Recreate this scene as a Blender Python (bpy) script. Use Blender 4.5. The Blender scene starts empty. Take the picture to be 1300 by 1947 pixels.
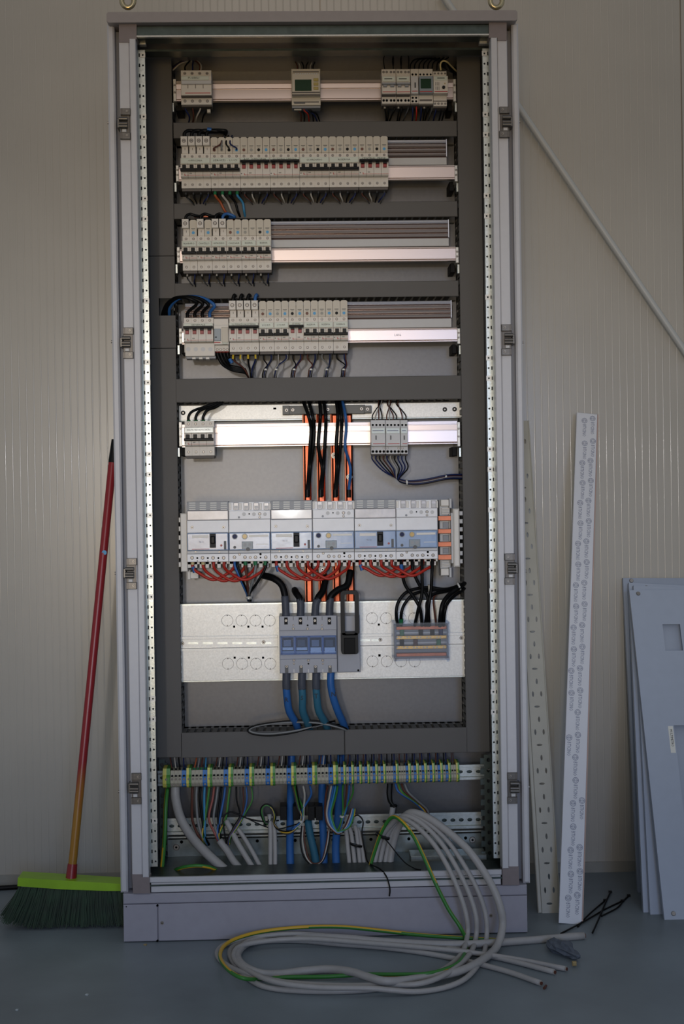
import bpy, bmesh, math, random
from mathutils import Vector, Matrix
random.seed(11)
SC = bpy.context.scene
COL = SC.collection

# ------------------------------------------------------------------ camera
FPX = 2500.0
EYE = Vector((-0.0319, -3.0287, 1.004))
YAW, PITCH, ROLL = 0.0271, -0.0070, -0.0148
_cy, _sy, _cp, _sp = math.cos(YAW), math.sin(YAW), math.cos(PITCH), math.sin(PITCH)
FWD = Vector((_sy*_cp, _cy*_cp, _sp))
_rt = Vector((_cy, -_sy, 0)); _up = _rt.cross(FWD)
RT = math.cos(ROLL)*_rt + math.sin(ROLL)*_up
UP = -math.sin(ROLL)*_rt + math.cos(ROLL)*_up
cam_data = bpy.data.cameras.new('camera')
cam_data.sensor_fit = 'VERTICAL'; cam_data.sensor_height = 24.0
cam_data.lens = FPX*24.0/1947.0
cam_data.clip_start = 0.05
cam = bpy.data.objects.new('camera', cam_data); COL.objects.link(cam)
cam.matrix_world = Matrix(((RT.x, UP.x, -FWD.x, EYE.x), (RT.y, UP.y, -FWD.y, EYE.y), (RT.z, UP.z, -FWD.z, EYE.z), (0, 0, 0, 1)))
SC.camera = cam

# ------------------------------------------------------------------ world, lights, exposure
world = bpy.data.worlds.new('hall_ambient'); SC.world = world; world.use_nodes = True
world.node_tree.nodes['Background'].inputs[0].default_value = (0.84, 0.91, 1.0, 1)
world.node_tree.nodes['Background'].inputs[1].default_value = 0.27

def area(name, loc, target, sx, sy, watts, color):
    l = bpy.data.lights.new(name, 'AREA'); l.shape = 'RECTANGLE'; l.size = sx; l.size_y = sy
    l.energy = watts; l.color = color
    o = bpy.data.objects.new(name, l); COL.objects.link(o); o.location = loc
    o.rotation_euler = (Vector(target)-Vector(loc)).to_track_quat('-Z', 'Y').to_euler()
    return o
def spot(name, loc, target, deg, watts, color, radius=0.3, blend=1.0):
    l = bpy.data.lights.new(name, 'SPOT'); l.spot_size = math.radians(deg); l.spot_blend = blend
    l.energy = watts; l.color = color; l.shadow_soft_size = radius
    o = bpy.data.objects.new(name, l); COL.objects.link(o); o.location = loc
    o.rotation_euler = (Vector(target)-Vector(loc)).to_track_quat('-Z', 'Y').to_euler()
    return o
# the open doorway of the hall behind the photographer, an added side beam flattened onto the middle height,
# added warm fill on the upper part, added cool fill on the lower part, and the camera's own flash
area('doorway_daylight', (-0.05, -9.0, 3.2), (-0.05, 0, 3.2), 2.2, 6.4, 52, (1.0, 0.84, 0.74))
beam = spot('mid_band_beam', (-1.0, -9.0, 1.45), (0.05, 0.2, 1.08), 12, 400, (1.0, 0.97, 0.95), 0.14)
beam.scale = (4.6, 1.0, 1.0)  # spot for the side shadows, cone flattened to brighten the mid-height band
spot('warm_upper_fill', (-0.7, -6.6, 0.75), (0.0, 0.4, 2.15), 30, 265, (1.0, 0.66, 0.25), 0.9)  # added unseen spot, low and aimed up, to warm the upper part
spot('cool_lower_fill', (1.0, -6.5, 1.6), (0.0, 0.2, 0.05), 30, 200, (0.38, 0.58, 1.0), 0.6)  # added unseen cool spot that brightens and tints the lower part
spot('camera_flash', EYE+Vector((-0.085, -0.02, 0.0)), (-0.02, 0.2, 1.0), 44, 27, (0.95, 1.0, 1.0), 0.02)
SC.view_settings.view_transform = 'Standard'
SC.view_settings.look = 'None'
SC.view_settings.gamma = 1.0
SC.view_settings.use_curve_mapping = False
SC.view_settings.exposure = 0.0

# ------------------------------------------------------------------ placing helpers
def ray(px, py):
    return RT*((px-650.0)/FPX) + UP*((973.5-py)/FPX) + FWD
def P(px, py, Y):
    d = ray(px, py); t = (Y-EYE.y)/d.y
    return EYE + d*t
def FL(px, py, h=0.0):
    d = ray(px, py); t = (h-EYE.z)/d.z
    return EYE + d*t
def R4(px0, py0, px1, py1, Y):
    xm, ym = (px0+px1)/2, (py0+py1)/2
    return P(px0, ym, Y).x, P(px1, ym, Y).x, P(xm, py1, Y).z, P(xm, py0, Y).z
def LN(v):
    v /= 255.0
    return v/12.92 if v <= 0.04045 else ((v+0.055)/1.055)**2.4
def S(r, g, b):
    return (LN(r), LN(g), LN(b), 1)

# ------------------------------------------------------------------ materials
MATS = {}
def mat(name, col, rough=0.5, metal=0.0, var=0.0, vscale=40.0, bump=0.0, bscale=200.0, stretch=None, coat=0.0, alpha=1.0, trans=0.0, emit=None, spec=0.5):
    m = bpy.data.materials.new(name); m.use_nodes = True
    nt = m.node_tree; b = nt.nodes['Principled BSDF']
    b.inputs['Base Color'].default_value = col
    b.inputs['Roughness'].default_value = rough
    b.inputs['Metallic'].default_value = metal
    b.inputs['Specular IOR Level'].default_value = spec
    b.inputs['Coat Weight'].default_value = coat
    b.inputs['Coat Roughness'].default_value = 0.08
    b.inputs['Alpha'].default_value = alpha
    b.inputs['Transmission Weight'].default_value = trans
    if emit:
        b.inputs['Emission Color'].default_value = emit[0]; b.inputs['Emission Strength'].default_value = emit[1]
    if var or bump:
        tc = nt.nodes.new('ShaderNodeTexCoord'); mp = nt.nodes.new('ShaderNodeMapping')
        nt.links.new(tc.outputs['Object'], mp.inputs['Vector'])
        if stretch: mp.inputs['Scale'].default_value = stretch
    if var:
        n = nt.nodes.new('ShaderNodeTexNoise'); n.inputs['Scale'].default_value = vscale; n.inputs['Detail'].default_value = 5
        nt.links.new(mp.outputs[0], n.inputs['Vector'])
        r = nt.nodes.new('ShaderNodeValToRGB')
        r.color_ramp.elements[0].position = 0.3; r.color_ramp.elements[1].position = 0.7
        r.color_ramp.elements[0].color = tuple(c*(1-var) for c in col[:3])+(1,)
        r.color_ramp.elements[1].color = tuple(min(1, c*(1+var)) for c in col[:3])+(1,)
        nt.links.new(n.outputs['Fac'], r.inputs['Fac']); nt.links.new(r.outputs['Color'], b.inputs['Base Color'])
    if bump:
        n2 = nt.nodes.new('ShaderNodeTexNoise'); n2.inputs['Scale'].default_value = bscale; n2.inputs['Detail'].default_value = 3
        nt.links.new(mp.outputs[0], n2.inputs['Vector'])
        bp = nt.nodes.new('ShaderNodeBump'); bp.inputs['Strength'].default_value = bump; bp.inputs['Distance'].default_value = 0.002
        nt.links.new(n2.outputs['Fac'], bp.inputs['Height']); nt.links.new(bp.outputs[0], b.inputs['Normal'])
    MATS[name] = m
    return m
mat('wall_cream', S(180, 175, 165), 0.24, var=0.03, vscale=6, coat=0.35, spec=0.6)
mat('wall_base', S(150, 148, 140), 0.7, var=0.06, vscale=20)
mat('floor_resin', S(120, 130, 136), 0.42, var=0.22, vscale=3.0, bump=0.12, bscale=60)
mat('cabinet_grey', S(196, 196, 200), 0.42, var=0.02, vscale=60, bump=0.05, bscale=900)
mat('plinth_grey', S(158, 157, 168), 0.45, var=0.03, vscale=50, bump=0.06, bscale=900)
mat('roof_grey', S(150, 144, 144), 0.45, var=0.03, vscale=50, bump=0.06, bscale=900)
mat('corner_plastic', S(128, 118, 118), 0.5, var=0.04, vscale=60)
mat('recess_dark', S(120, 122, 130), 0.5)
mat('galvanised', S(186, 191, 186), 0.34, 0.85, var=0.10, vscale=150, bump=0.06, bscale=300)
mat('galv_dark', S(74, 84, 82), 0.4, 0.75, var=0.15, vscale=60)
mat('galv_mid', S(132, 139, 137), 0.36, 0.8, var=0.2, vscale=40)
mat('galv_bright', S(200, 199, 194), 0.42, 0.55, var=0.09, vscale=260, bump=0.05, bscale=400)
mat('aluminium', S(190, 176, 169), 0.28, 0.8, var=0.02, vscale=30, stretch=(1, 60, 60))
mat('alu_end', S(206, 208, 218), 0.42, 0.7)
mat('back_panel', S(102, 101, 101), 0.36, 0.40, var=0.05, vscale=120, bump=0.03, bscale=500)
mat('roof_inner', S(168, 162, 156), 0.3, 0.45, var=0.04, vscale=60)
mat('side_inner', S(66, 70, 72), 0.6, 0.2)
mat('trunking', S(100, 98, 94), 0.55, var=0.03, vscale=40)
mat('trunking_cover', S(95, 93, 91), 0.55, var=0.02, vscale=20, spec=0.3)
mat('hinge_metal', S(104, 101, 97), 0.38, 0.75, var=0.1, vscale=150)
mat('hinge_dark', S(96, 92, 88), 0.4, 0.6)
mat('zinc_yellow', S(190, 176, 140), 0.25, 0.95)
mat('white_plastic', S(212, 206, 196), 0.38, var=0.015, vscale=40)
mat('warm_white', S(196, 188, 172), 0.42)
mat('light_grey', S(194, 194, 194), 0.4, var=0.02, vscale=60)
mat('mid_grey', S(142, 145, 150), 0.42)
mat('breaker_grey', S(234, 234, 236), 0.36, var=0.03, vscale=60)
mat('switch_grey', S(152, 155, 164), 0.4, var=0.015, vscale=60)
mat('dark_grey', S(72, 74, 76), 0.45)
mat('groove', S(96, 90, 86), 0.6)
mat('label_green', S(196, 203, 188), 0.3, coat=0.3)
mat('black_plastic', S(12, 13, 13), 0.42, spec=0.2)
mat('black_matt', S(10, 10, 11), 0.6, spec=0.2)
mat('red_plastic', S(150, 40, 38), 0.4)
mat('red_ink', S(178, 60, 58), 0.5)
mat('ink', S(52, 58, 58), 0.6)
mat('ink_black', S(20, 20, 22), 0.6)
mat('ink_grey', S(122, 128, 150), 0.6)
mat('dot_brown', S(104, 58, 40), 0.5)
mat('dot_grey', S(150, 148, 140), 0.5)
mat('dot_black', S(12, 12, 13), 0.5, spec=0.2)
mat('dot_blue', S(78, 158, 208), 0.5)
mat('steel_screw', S(150, 145, 138), 0.38, 0.75)
mat('hole', S(8, 8, 8), 0.9, spec=0.0)
mat('lcd_green', S(18, 54, 28), 0.3, spec=0.15)
mat('lcd_frame', S(128, 140, 148), 0.35)
mat('button_yellow', S(176, 158, 88), 0.45)
mat('clear_silver', S(180, 177, 178), 0.32, 0.1, var=0.12, vscale=40, bump=0.15, bscale=60, coat=0.25)
mat('blue_gloss', S(140, 166, 202), 0.2, var=0.10, vscale=30, bump=0.10, bscale=50, coat=0.35)
mat('button_blue', S(26, 36, 78), 0.4, spec=0.15)
mat('button_gold', S(198, 158, 58), 0.3)
mat('bus_slot', S(86, 54, 48), 0.6)
mat('vent_slit', S(206, 206, 202), 0.4)
mat('copper', S(160, 84, 58), 0.34, 0.9, var=0.12, vscale=30)
mat('copper_dull', S(158, 96, 72), 0.4, 0.85, var=0.12, vscale=60)
mat('brass', S(196, 160, 96), 0.3, 0.9)
mat('support_grey', S(118, 118, 114), 0.5)
mat('white_end', S(226, 222, 214), 0.4, var=0.03, vscale=60)
for nm, c in dict(black=(12, 13, 14), blue=(34, 54, 118), lightblue=(58, 132, 176), brown=(88, 52, 42), orange=(164, 84, 48), grey=(126, 128, 128), white=(176, 172, 164),
                  red=(176, 44, 30), green=(32, 110, 66), yellow=(214, 184, 52), bigblue=(44, 96, 160), teal=(50, 104, 128), sleeve=(74, 78, 88), cablegrey=(163, 161, 159), darkgrey=(70, 72, 74), pink=(150, 84, 76), cream=(206, 190, 140), earthgreen=(60, 128, 44), dkblue=(30, 40, 84)).items():
    mat('wire_'+nm, S(*c), 0.42, var=0.04, vscale=60, spec=0.2 if max(c) < 90 else 0.4)
mat('earth_yellow', S(206, 164, 44), 0.42)
mat('earth_green', S(52, 122, 48), 0.42)
mat('term_grey', S(170, 166, 148), 0.45)
mat('term_blue', S(58, 120, 190), 0.42)
mat('term_yellow', S(214, 206, 96), 0.42)
mat('term_green', S(76, 142, 66), 0.42)
mat('tie_clear', S(196, 196, 190), 0.3)
mat('broom_red', S(138, 26, 34), 0.3, var=0.12, vscale=20, coat=0.2)
mat('broom_lime', S(142, 188, 38), 0.4, var=0.12, vscale=14, bump=0.1, bscale=60)
mat('bristle_green', S(14, 48, 24), 0.6, var=0.4, vscale=30)
mat('tray_cream', S(172, 169, 156), 0.45, var=0.05, vscale=20)
mat('film_white', S(214, 216, 222), 0.35, var=0.02, vscale=10)
mat('plank_edge', S(176, 150, 140), 0.6)
mat('panel_blue', S(166, 176, 192), 0.45, var=0.02, vscale=40, bump=0.05, bscale=900)
mat('panel_mid', S(150, 160, 176), 0.45, var=0.02, vscale=40)
mat('sticker', S(222, 222, 214), 0.45)
mat('conduit_grey', S(186, 188, 186), 0.4)
mat('rag_grey', S(92, 100, 112), 0.8, var=0.2, vscale=60, bump=0.4, bscale=80)
mat('chip_pale', S(190, 200, 204), 0.6)
mat('straw', S(160, 140, 96), 0.7)
mat('film_logo', S(176, 180, 194), 0.5)

def clear_material(name, tint, keep):
    m = bpy.data.materials.new(name); m.use_nodes = True; nt = m.node_tree
    for n in list(nt.nodes): nt.nodes.remove(n)
    o = nt.nodes.new('ShaderNodeOutputMaterial'); mx = nt.nodes.new('ShaderNodeMixShader')
    t = nt.nodes.new('ShaderNodeBsdfTransparent'); t.inputs[0].default_value = tint
    g = nt.nodes.new('ShaderNodeBsdfPrincipled'); g.inputs['Base Color'].default_value = tint; g.inputs['Roughness'].default_value = 0.12
    mx.inputs[0].default_value = keep
    nt.links.new(t.outputs[0], mx.inputs[1]); nt.links.new(g.outputs[0], mx.inputs[2]); nt.links.new(mx.outputs[0], o.inputs[0])
    MATS[name] = m
clear_material('clear_plastic', S(244, 246, 250), 0.07)
clear_material('clear_blue', S(218, 229, 246), 0.10)

# broom handle: red paint worn through to ochre towards the socket (a wear pattern of its own)
def worn_handle():
    m = bpy.data.materials.new('broom_handle'); m.use_nodes = True; nt = m.node_tree; b = nt.nodes['Principled BSDF']
    b.inputs['Roughness'].default_value = 0.33
    tc = nt.nodes.new('ShaderNodeTexCoord'); sp = nt.nodes.new('ShaderNodeSeparateXYZ'); nt.links.new(tc.outputs['Object'], sp.inputs[0])
    n = nt.nodes.new('ShaderNodeTexNoise'); n.inputs['Scale'].default_value = 14
    mp = nt.nodes.new('ShaderNodeMapping'); mp.inputs['Scale'].default_value = (6, 6, 0.5)
    nt.links.new(tc.outputs['Object'], mp.inputs[0]); nt.links.new(mp.outputs[0], n.inputs['Vector'])
    a = nt.nodes.new('ShaderNodeMath'); a.operation = 'MULTIPLY_ADD'; a.inputs[1].default_value = 0.16
    nt.links.new(n.outputs['Fac'], a.inputs[0]); nt.links.new(sp.outputs['Z'], a.inputs[2])
    mr = nt.nodes.new('ShaderNodeMapRange'); mr.inputs[1].default_value = 0.24; mr.inputs[2].default_value = 0.36
    nt.links.new(a.outputs[0], mr.inputs[0])
    mx = nt.nodes.new('ShaderNodeMix'); mx.data_type = 'RGBA'
    mx.inputs[6].default_value = S(158, 112, 34); mx.inputs[7].default_value = S(140, 28, 36)
    nt.links.new(mr.outputs[0], mx.inputs[0]); nt.links.new(mx.outputs[2], b.inputs['Base Color'])
    MATS['broom_handle'] = m
worn_handle()

# ------------------------------------------------------------------ mesh builder
class MB:
    def __init__(s):
        s.v = []; s.f = []; s.mi = []; s.sm = []
    def add(s, vs, fs, m=0, smooth=False):
        o = len(s.v); s.v += [tuple(v) for v in vs]
        for f in fs:
            s.f.append([i+o for i in f]); s.mi.append(m); s.sm.append(smooth)
        return s
    def box(s, x0, x1, y0, y1, z0, z1, m=0, ch=0.0):
        x0, x1 = min(x0, x1), max(x0, x1); y0, y1 = min(y0, y1), max(y0, y1); z0, z1 = min(z0, z1), max(z0, z1)
        ch = min(ch, (x1-x0)*.3, (y1-y0)*.45, (z1-z0)*.3)
        if ch <= 0:
            vs = [(x, y, z) for x in (x0, x1) for y in (y0, y1) for z in (z0, z1)]
            return s.add(vs, [(0, 1, 3, 2), (4, 6, 7, 5), (0, 4, 5, 1), (2, 3, 7, 6), (0, 2, 6, 4), (1, 5, 7, 3)], m)
        # front face (y0) with chamfered border
        vs = [(x0, y1, z0), (x1, y1, z0), (x1, y1, z1), (x0, y1, z1),
              (x0, y0+ch, z0), (x1, y0+ch, z0), (x1, y0+ch, z1), (x0, y0+ch, z1),
              (x0+ch, y0, z0+ch), (x1-ch, y0, z0+ch), (x1-ch, y0, z1-ch), (x0+ch, y0, z1-ch)]
        fs = [(3, 2, 1, 0), (8, 9, 10, 11)]
        for a in range(4):
            b = (a+1) % 4
            fs += [(a, b, 4+b, 4+a), (4+a, 4+b, 8+b, 8+a)]
        return s.add(vs, fs, m)
    def cyl(s, c, d, r, n=12, m=0, r2=None, cap=True, smooth=True):
        c = Vector(c); d = Vector(d); r2 = r if r2 is None else r2
        w = d.normalized(); u = w.orthogonal().normalized(); v = w.cross(u)
        vs = []
        for base, rr in ((c, r), (c+d, r2)):
            for i in range(n):
                a = 2*math.pi*i/n
                vs.append(base + (u*math.cos(a)+v*math.sin(a))*rr)
        s.add(vs, [(i, (i+1) % n, n+(i+1) % n, n+i) for i in range(n)], m, smooth)
        if cap:
            s.add(vs[:n], [tuple(range(n-1, -1, -1))], m); s.add(vs[n:], [tuple(range(n))], m)
        return s
    def prism(s, poly, x0, x1, m=0, axis='x'):
        n = len(poly)
        if axis == 'x': vs = [(x0, a, b) for a, b in poly] + [(x1, a, b) for a, b in poly]
        elif axis == 'y': vs = [(a, x0, b) for a, b in poly] + [(a, x1, b) for a, b in poly]
        else: vs = [(a, b, x0) for a, b in poly] + [(a, b, x1) for a, b in poly]
        return s.add(vs, [(i, (i+1) % n, n+(i+1) % n, n+i) for i in range(n)] + [tuple(range(n-1, -1, -1)), tuple(range(n, 2*n))], m)
    def tube(s, pts, r, n=8, m=0, stripe=False, cap=True):
        pts = [Vector(p) for p in pts]
        k = len(pts); tang = []
        for i in range(k):
            t = pts[min(i+1, k-1)]-pts[max(i-1, 0)]
            tang.append(t.normalized() if t.length > 1e-9 else Vector((0, 0, 1)))
        u = tang[0].orthogonal().normalized(); vs = []
        for i in range(k):
            t = tang[i]; u = (u - t*u.dot(t))
            u = u.normalized() if u.length > 1e-9 else t.orthogonal().normalized()
            w = t.cross(u); rr = r[i] if isinstance(r, (list, tuple)) else r
            for j in range(n):
                a = 2*math.pi*j/n
                vs.append(pts[i] + (u*math.cos(a)+w*math.sin(a))*rr)
        o = len(s.v); s.v += [tuple(v) for v in vs]
        for i in range(k-1):
            for j in range(n):
                s.f.append([o+i*n+j, o+i*n+(j+1) % n, o+(i+1)*n+(j+1) % n, o+(i+1)*n+j])
                s.mi.append((m if (j+i//14) % n < (n*11)//20 else m+1) if stripe else m); s.sm.append(True)
        if cap:
            s.f.append([o+j for j in range(n-1, -1, -1)]); s.mi.append(m); s.sm.append(False)
            s.f.append([o+(k-1)*n+j for j in range(n)]); s.mi.append(m); s.sm.append(False)
        return s
    def ring_cell(s, x0, x1, z0, z1, Y, cx, cz, w, h, octo=False, m=0):
        # flat cell in the XZ plane with an opening
        xm, zm = (x0+x1)/2, (z0+z1)/2
        out = [(x0, z0), (xm, z0), (x1, z0), (x1, zm), (x1, z1), (xm, z1), (x0, z1), (x0, zm)]
        k = 0.62 if octo else 1.0
        inn = [(cx-w/2*k, cz-h/2*k), (cx, cz-h/2), (cx+w/2*k, cz-h/2*k), (cx+w/2, cz), (cx+w/2*k, cz+h/2*k), (cx, cz+h/2), (cx-w/2*k, cz+h/2*k), (cx-w/2, cz)]
        if octo: 
            inn = [(cx+w/2*math.cos(math.radians(a)), cz+h/2*math.sin(math.radians(a))) for a in (225, 270, 315, 0, 45, 90, 135, 180)]
        vs = [(a, Y, b) for a, b in out] + [(a, Y, b) for a, b in inn]
        # walls of the opening
        vs += [(a, Y+0.002, b) for a, b in inn]
        fs = []
        for i in range(8):
            j = (i+1) % 8
            fs.append((i, j, 8+j, 8+i)); fs.append((8+i, 8+j, 16+j, 16+i))
        return s.add(vs, fs, m)
    def mesh(s, name, mats):
        me = bpy.data.meshes.new(name)
        me.from_pydata(s.v, [], s.f)
        for m in mats: me.materials.append(MATS[m])
        me.polygons.foreach_set('material_index', s.mi)
        me.polygons.foreach_set('use_smooth', s.sm)
        me.update()
        return me

WL = {}          # world location of every object's origin
LABELS = {}
def tag(o, label, cat, group=None, kind=None):
    if label: o['label'] = label
    if cat: o['category'] = cat
    if group: o['group'] = group
    if kind: o['kind'] = kind
    if label:
        LABELS.setdefault(label, []).append(o.name)
    return o
def thing(name, label, cat, loc=(0, 0, 0), group=None, kind=None):
    o = bpy.data.objects.new(name, None); COL.objects.link(o); o.empty_display_size = 0.02
    o.location = loc; WL[o.name] = Vector(loc)
    return tag(o, label, cat, group, kind)
def put(mb, name, mats, parent=None, loc=None):
    """mesh with world coordinates: origin moved to its base centre"""
    if isinstance(mats, str): mats = [mats]
    xs = [v[0] for v in mb.v]; ys = [v[1] for v in mb.v]; zs = [v[2] for v in mb.v]
    c = Vector(loc) if loc else Vector(((min(xs)+max(xs))/2, (min(ys)+max(ys))/2, min(zs)))
    mb.v = [(v[0]-c.x, v[1]-c.y, v[2]-c.z) for v in mb.v]
    o = bpy.data.objects.new(name, mb.mesh(name, mats)); COL.objects.link(o)
    WL[o.name] = c
    if parent:
        o.parent = parent; o.location = c - WL[parent.name]
    else: o.location = c
    return o
def inst(me, name, parent, loc, scale=None, rot=None):
    """shared mesh, loc is local to the parent"""
    o = bpy.data.objects.new(name, me); COL.objects.link(o); o.parent = parent; o.location = loc
    if scale: o.scale = scale
    if rot: o.rotation_euler = rot
    WL[o.name] = (WL[parent.name] if parent else Vector((0, 0, 0))) + Vector(loc)
    return o
def BX(parent, name, m, px0, py0, px1, py1, Yf, Yb, ch=0.0007):
    x0, x1, z0, z1 = R4(px0, py0, px1, py1, Yf)
    return put(MB().box(x0, x1, Yf, Yb, z0, z1, 0, ch), name, m, parent)
_disc = {}
def CY(parent, name, m, px, py, rpx, Yf, Yb, n=14):
    c = P(px, py, Yf); r = rpx*(Yf-EYE.y)/FPX
    key = (m, round(r, 4), round(Yb-Yf, 4), n)
    if key not in _disc:
        _disc[key] = MB().cyl((0, 0, 0), (0, Yb-Yf, 0), r, n).mesh(name, [m])
    return inst(_disc[key], name, parent, c - (WL[parent.name] if parent else Vector((0, 0, 0))))
def screw_mesh(r, kind='dark'):
    key = ('screw', round(r, 5), kind)
    if key not in _disc:
        mb = MB()
        mb.cyl((0, 0, 0), (0, 0.002, 0), r, 10, 0)
        if kind == 'dark':
            mb.cyl((0, -0.0004, 0), (0, 0.001, 0), r*0.66, 10, 1); mb.box(-r*.5, r*.5, -0.0006, 0, -r*.12, r*.12, 2)
            mm = ['groove', 'steel_screw', 'hole']
        elif kind == 'steel':
            mb.cyl((0, -0.0012, 0), (0, 0.0014, 0), r*0.8, 10, 1, r2=r); mb.cyl((0, -0.0014, 0), (0, 0.001, 0), r*.35, 6, 2)
            mm = ['steel_screw', 'steel_screw', 'hole']
        else:
            mb.cyl((0, -0.0003, 0), (0, 0.001, 0), r*0.75, 10, 1); mm = ['dark_grey', 'hole', 'hole']
        _disc[key] = mb.mesh('screw', mm)
    return _disc[key]
def SCW(parent, px, py, rpx, Yf, kind='dark', name='screw'):
    c = P(px, py, Yf-0.0006)
    return inst(screw_mesh(round(rpx*(Yf-EYE.y)/FPX, 4), kind), name, parent, c-WL[parent.name])

# ------------------------------------------------------------------ lettering (flat print as thin mesh)
_txt = {}
def text_mesh(s):
    if s not in _txt:
        cu = bpy.data.curves.new('lettering', 'FONT'); cu.body = s; cu.size = 1.0
        cu.align_x = 'CENTER'; cu.align_y = 'CENTER'; cu.resolution_u = 1; cu.extrude = 0.01
        ob = bpy.data.objects.new('lettering', cu); COL.objects.link(ob)
        dg = bpy.context.evaluated_depsgraph_get()
        me = bpy.data.meshes.new_from_object(ob.evaluated_get(dg)); me.name = 'lettering'
        xs = [v.co.x for v in me.vertices]; ys = [v.co.y for v in me.vertices]
        w, h = max(xs)-min(xs), max(ys)-min(ys)
        bpy.data.objects.remove(ob)
        _txt[s] = (me, w, h)
    return _txt[s]
_txtm = {}
def TXT(parent, s, c, height, m='ink', width=None, roty=0.0, rotx=math.pi/2, name='lettering'):
    me, w, h = text_mesh(s)
    key = (s, m)
    if key not in _txtm:
        me2 = me.copy(); me2.materials.clear(); me2.materials.append(MATS[m]); _txtm[key] = me2
    k = height/h; kx = k if width is None else width/w
    o = inst(_txtm[key], name, parent, Vector(c)-WL[parent.name], scale=(kx, k, 0.02))
    o.rotation_euler = (rotx, roty, 0)
    return o
for s in ('OFFICINA', 'SERVIZI - LUCI', 'ASP. OFFICINA', 'QUADRO UFFICIO', 'GUARDIANO', 'RISERVA', 'CENTRAL. PRESE', 'FUSIBILI', 'RIARMO', 'CANCELLO', 'CALDAIA', 'ALLARME', 'ANTINCENDIO', 'GENERALE', 'ILLUMINAZIONE ESTERNA', 'LUCI EST.', 'LUCI INT.', 'CITOFONO',
          'R', 'S', 'T', 'N', 'MULTIMETRO', 'BTICINO', 'MA 125', 'MISURA', 'ALIMENT.', 'LINEA PROTEZIONE MULTIMETRO', 'L406', 'SEZIONATORE'):
    text_mesh(s)

ORD = ['first', 'second', 'third', 'fourth', 'fifth', 'sixth', 'seventh', 'eighth', 'ninth', 'tenth', 'eleventh', 'twelfth', 'thirteenth', 'fourteenth', 'fifteenth', 'sixteenth', 'seventeenth', 'eighteenth', 'nineteenth', 'twentieth']

# ------------------------------------------------------------------ wires
def smooth_path(pts, sub=6):
    pts = [Vector(p) for p in pts]
    if len(pts) < 3: return pts
    out = []
    q = [pts[0]*2-pts[1]] + pts + [pts[-1]*2-pts[-2]]
    for i in range(1, len(q)-2):
        p0, p1, p2, p3 = q[i-1], q[i], q[i+1], q[i+2]
        for k in range(sub):
            t = k/sub
            out.append(0.5*((2*p1)+(p2-p0)*t+(2*p0-5*p1+4*p2-p3)*t*t+(3*p1-p0-3*p2+p3)*t**3))
    out.append(pts[-1])
    return out
def pt(p):
    if isinstance(p, Vector): return p
    if p[0] == 'f': return FL(p[1], p[2], p[3] if len(p) > 3 else 0.008)
    return P(*p)
def WIRE(label, col, rmm, pts, cat='wire', group=None, name='wire', n=7, sub=6, ferrule=None, end_ferrule=None, fl=0.010, parent=None, tip=None):
    path = smooth_path([pt(p) for p in pts], sub)
    mb = MB(); r = rmm/1000.0
    if col == 'earth':
        mb.tube(path, r, n, 0, stripe=True); mats = ['earth_yellow', 'earth_green']
    else:
        mb.tube(path, r, n); mats = ['wire_'+col]
    o = put(mb, name, mats, parent)
    if not parent: tag(o, label, cat, group)
    for f, a, b in ((ferrule, path[0], path[1]), (end_ferrule, path[-1], path[-2])):
        if f:
            d = (b-a).normalized()
            put(MB().cyl(a, d*fl, r*1.35, 8), 'ferrule', ['wire_'+f], o)
    if tip:
        a, b = path[-1], path[-2]; d = (a-b).normalized()
        put(MB().cyl(a, d*0.004, r*0.62, 8), 'core', ['wire_'+tip], o)
    return o
def TIE(label, px, py, Y, rmm, axis=(1, 0, 0), m='tie_clear', group='cable ties on the wire bundles', parent=None, w=0.004):
    c = P(px, py, Y) if not isinstance(px, Vector) else px
    ax = Vector(axis).normalized()
    mb = MB().cyl(c-ax*w/2, ax*w, rmm/1000, 10)
    side = ax.orthogonal().normalized()
    mb.box(c.x-.002, c.x+.002, c.y-rmm/1000-.003, c.y-rmm/1000+.001, c.z-.002, c.z+.002)
    o = put(mb, 'cable_tie', [m])
    return tag(o, label, 'cable tie', group)
# ================================================================== SETTING
WALL_Y = 0.485
floor = put(MB().box(-5, 5, -11, 2.5, -0.12, 0.0), 'floor', 'floor_resin')
tag(floor, 'smooth blue-grey resin floor in front of the wall', 'floor', kind='structure')

wall = thing('wall_back', 'cream ribbed sandwich-panel wall behind the cabinet', 'wall', (0, WALL_Y, 0), kind='structure')
xj = P(607, 10, WALL_Y).x; pw = P(1294, 200, WALL_Y).x - xj
_ribs = 50; _step = pw/_ribs
_pmb = MB()
def _strip(pts, smooth):
    n_ = len(pts)
    _pmb.add([(a, b, 0.02) for a, b in pts]+[(a, b, 3.4) for a, b in pts], [(i, i+1, n_+i+1, n_+i) for i in range(n_-1)], 0, smooth)
_hw = 0.0036*math.sin(math.radians(32))
_strip([(0.0, 0.006), (0.003, 0.006)], False); _strip([(0.003, 0.006), (0.0035, 0.0)], False)
_last = 0.0035
for i in range(1, _ribs):
    x = i*_step
    _strip([(_last, 0.0), (x-_hw, 0.0)], False)
    _strip([(x+0.0036*math.sin(math.radians(a_)), -0.0036*(math.cos(math.radians(a_))-math.cos(math.radians(32)))) for a_ in (-32, -21, -10, 0, 10, 21, 32)], True)
    _last = x+_hw
_strip([(_last, 0.0), (pw-0.0005, 0.0)], False); _strip([(pw-0.0005, 0.0), (pw-0.0005, 0.006)], False)
_pm = _pmb.mesh('wall_panel', ['wall_cream'])
for k in range(-3, 3):
    inst(_pm, 'wall_panel', wall, (xj+k*pw, 0, 0))
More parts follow.
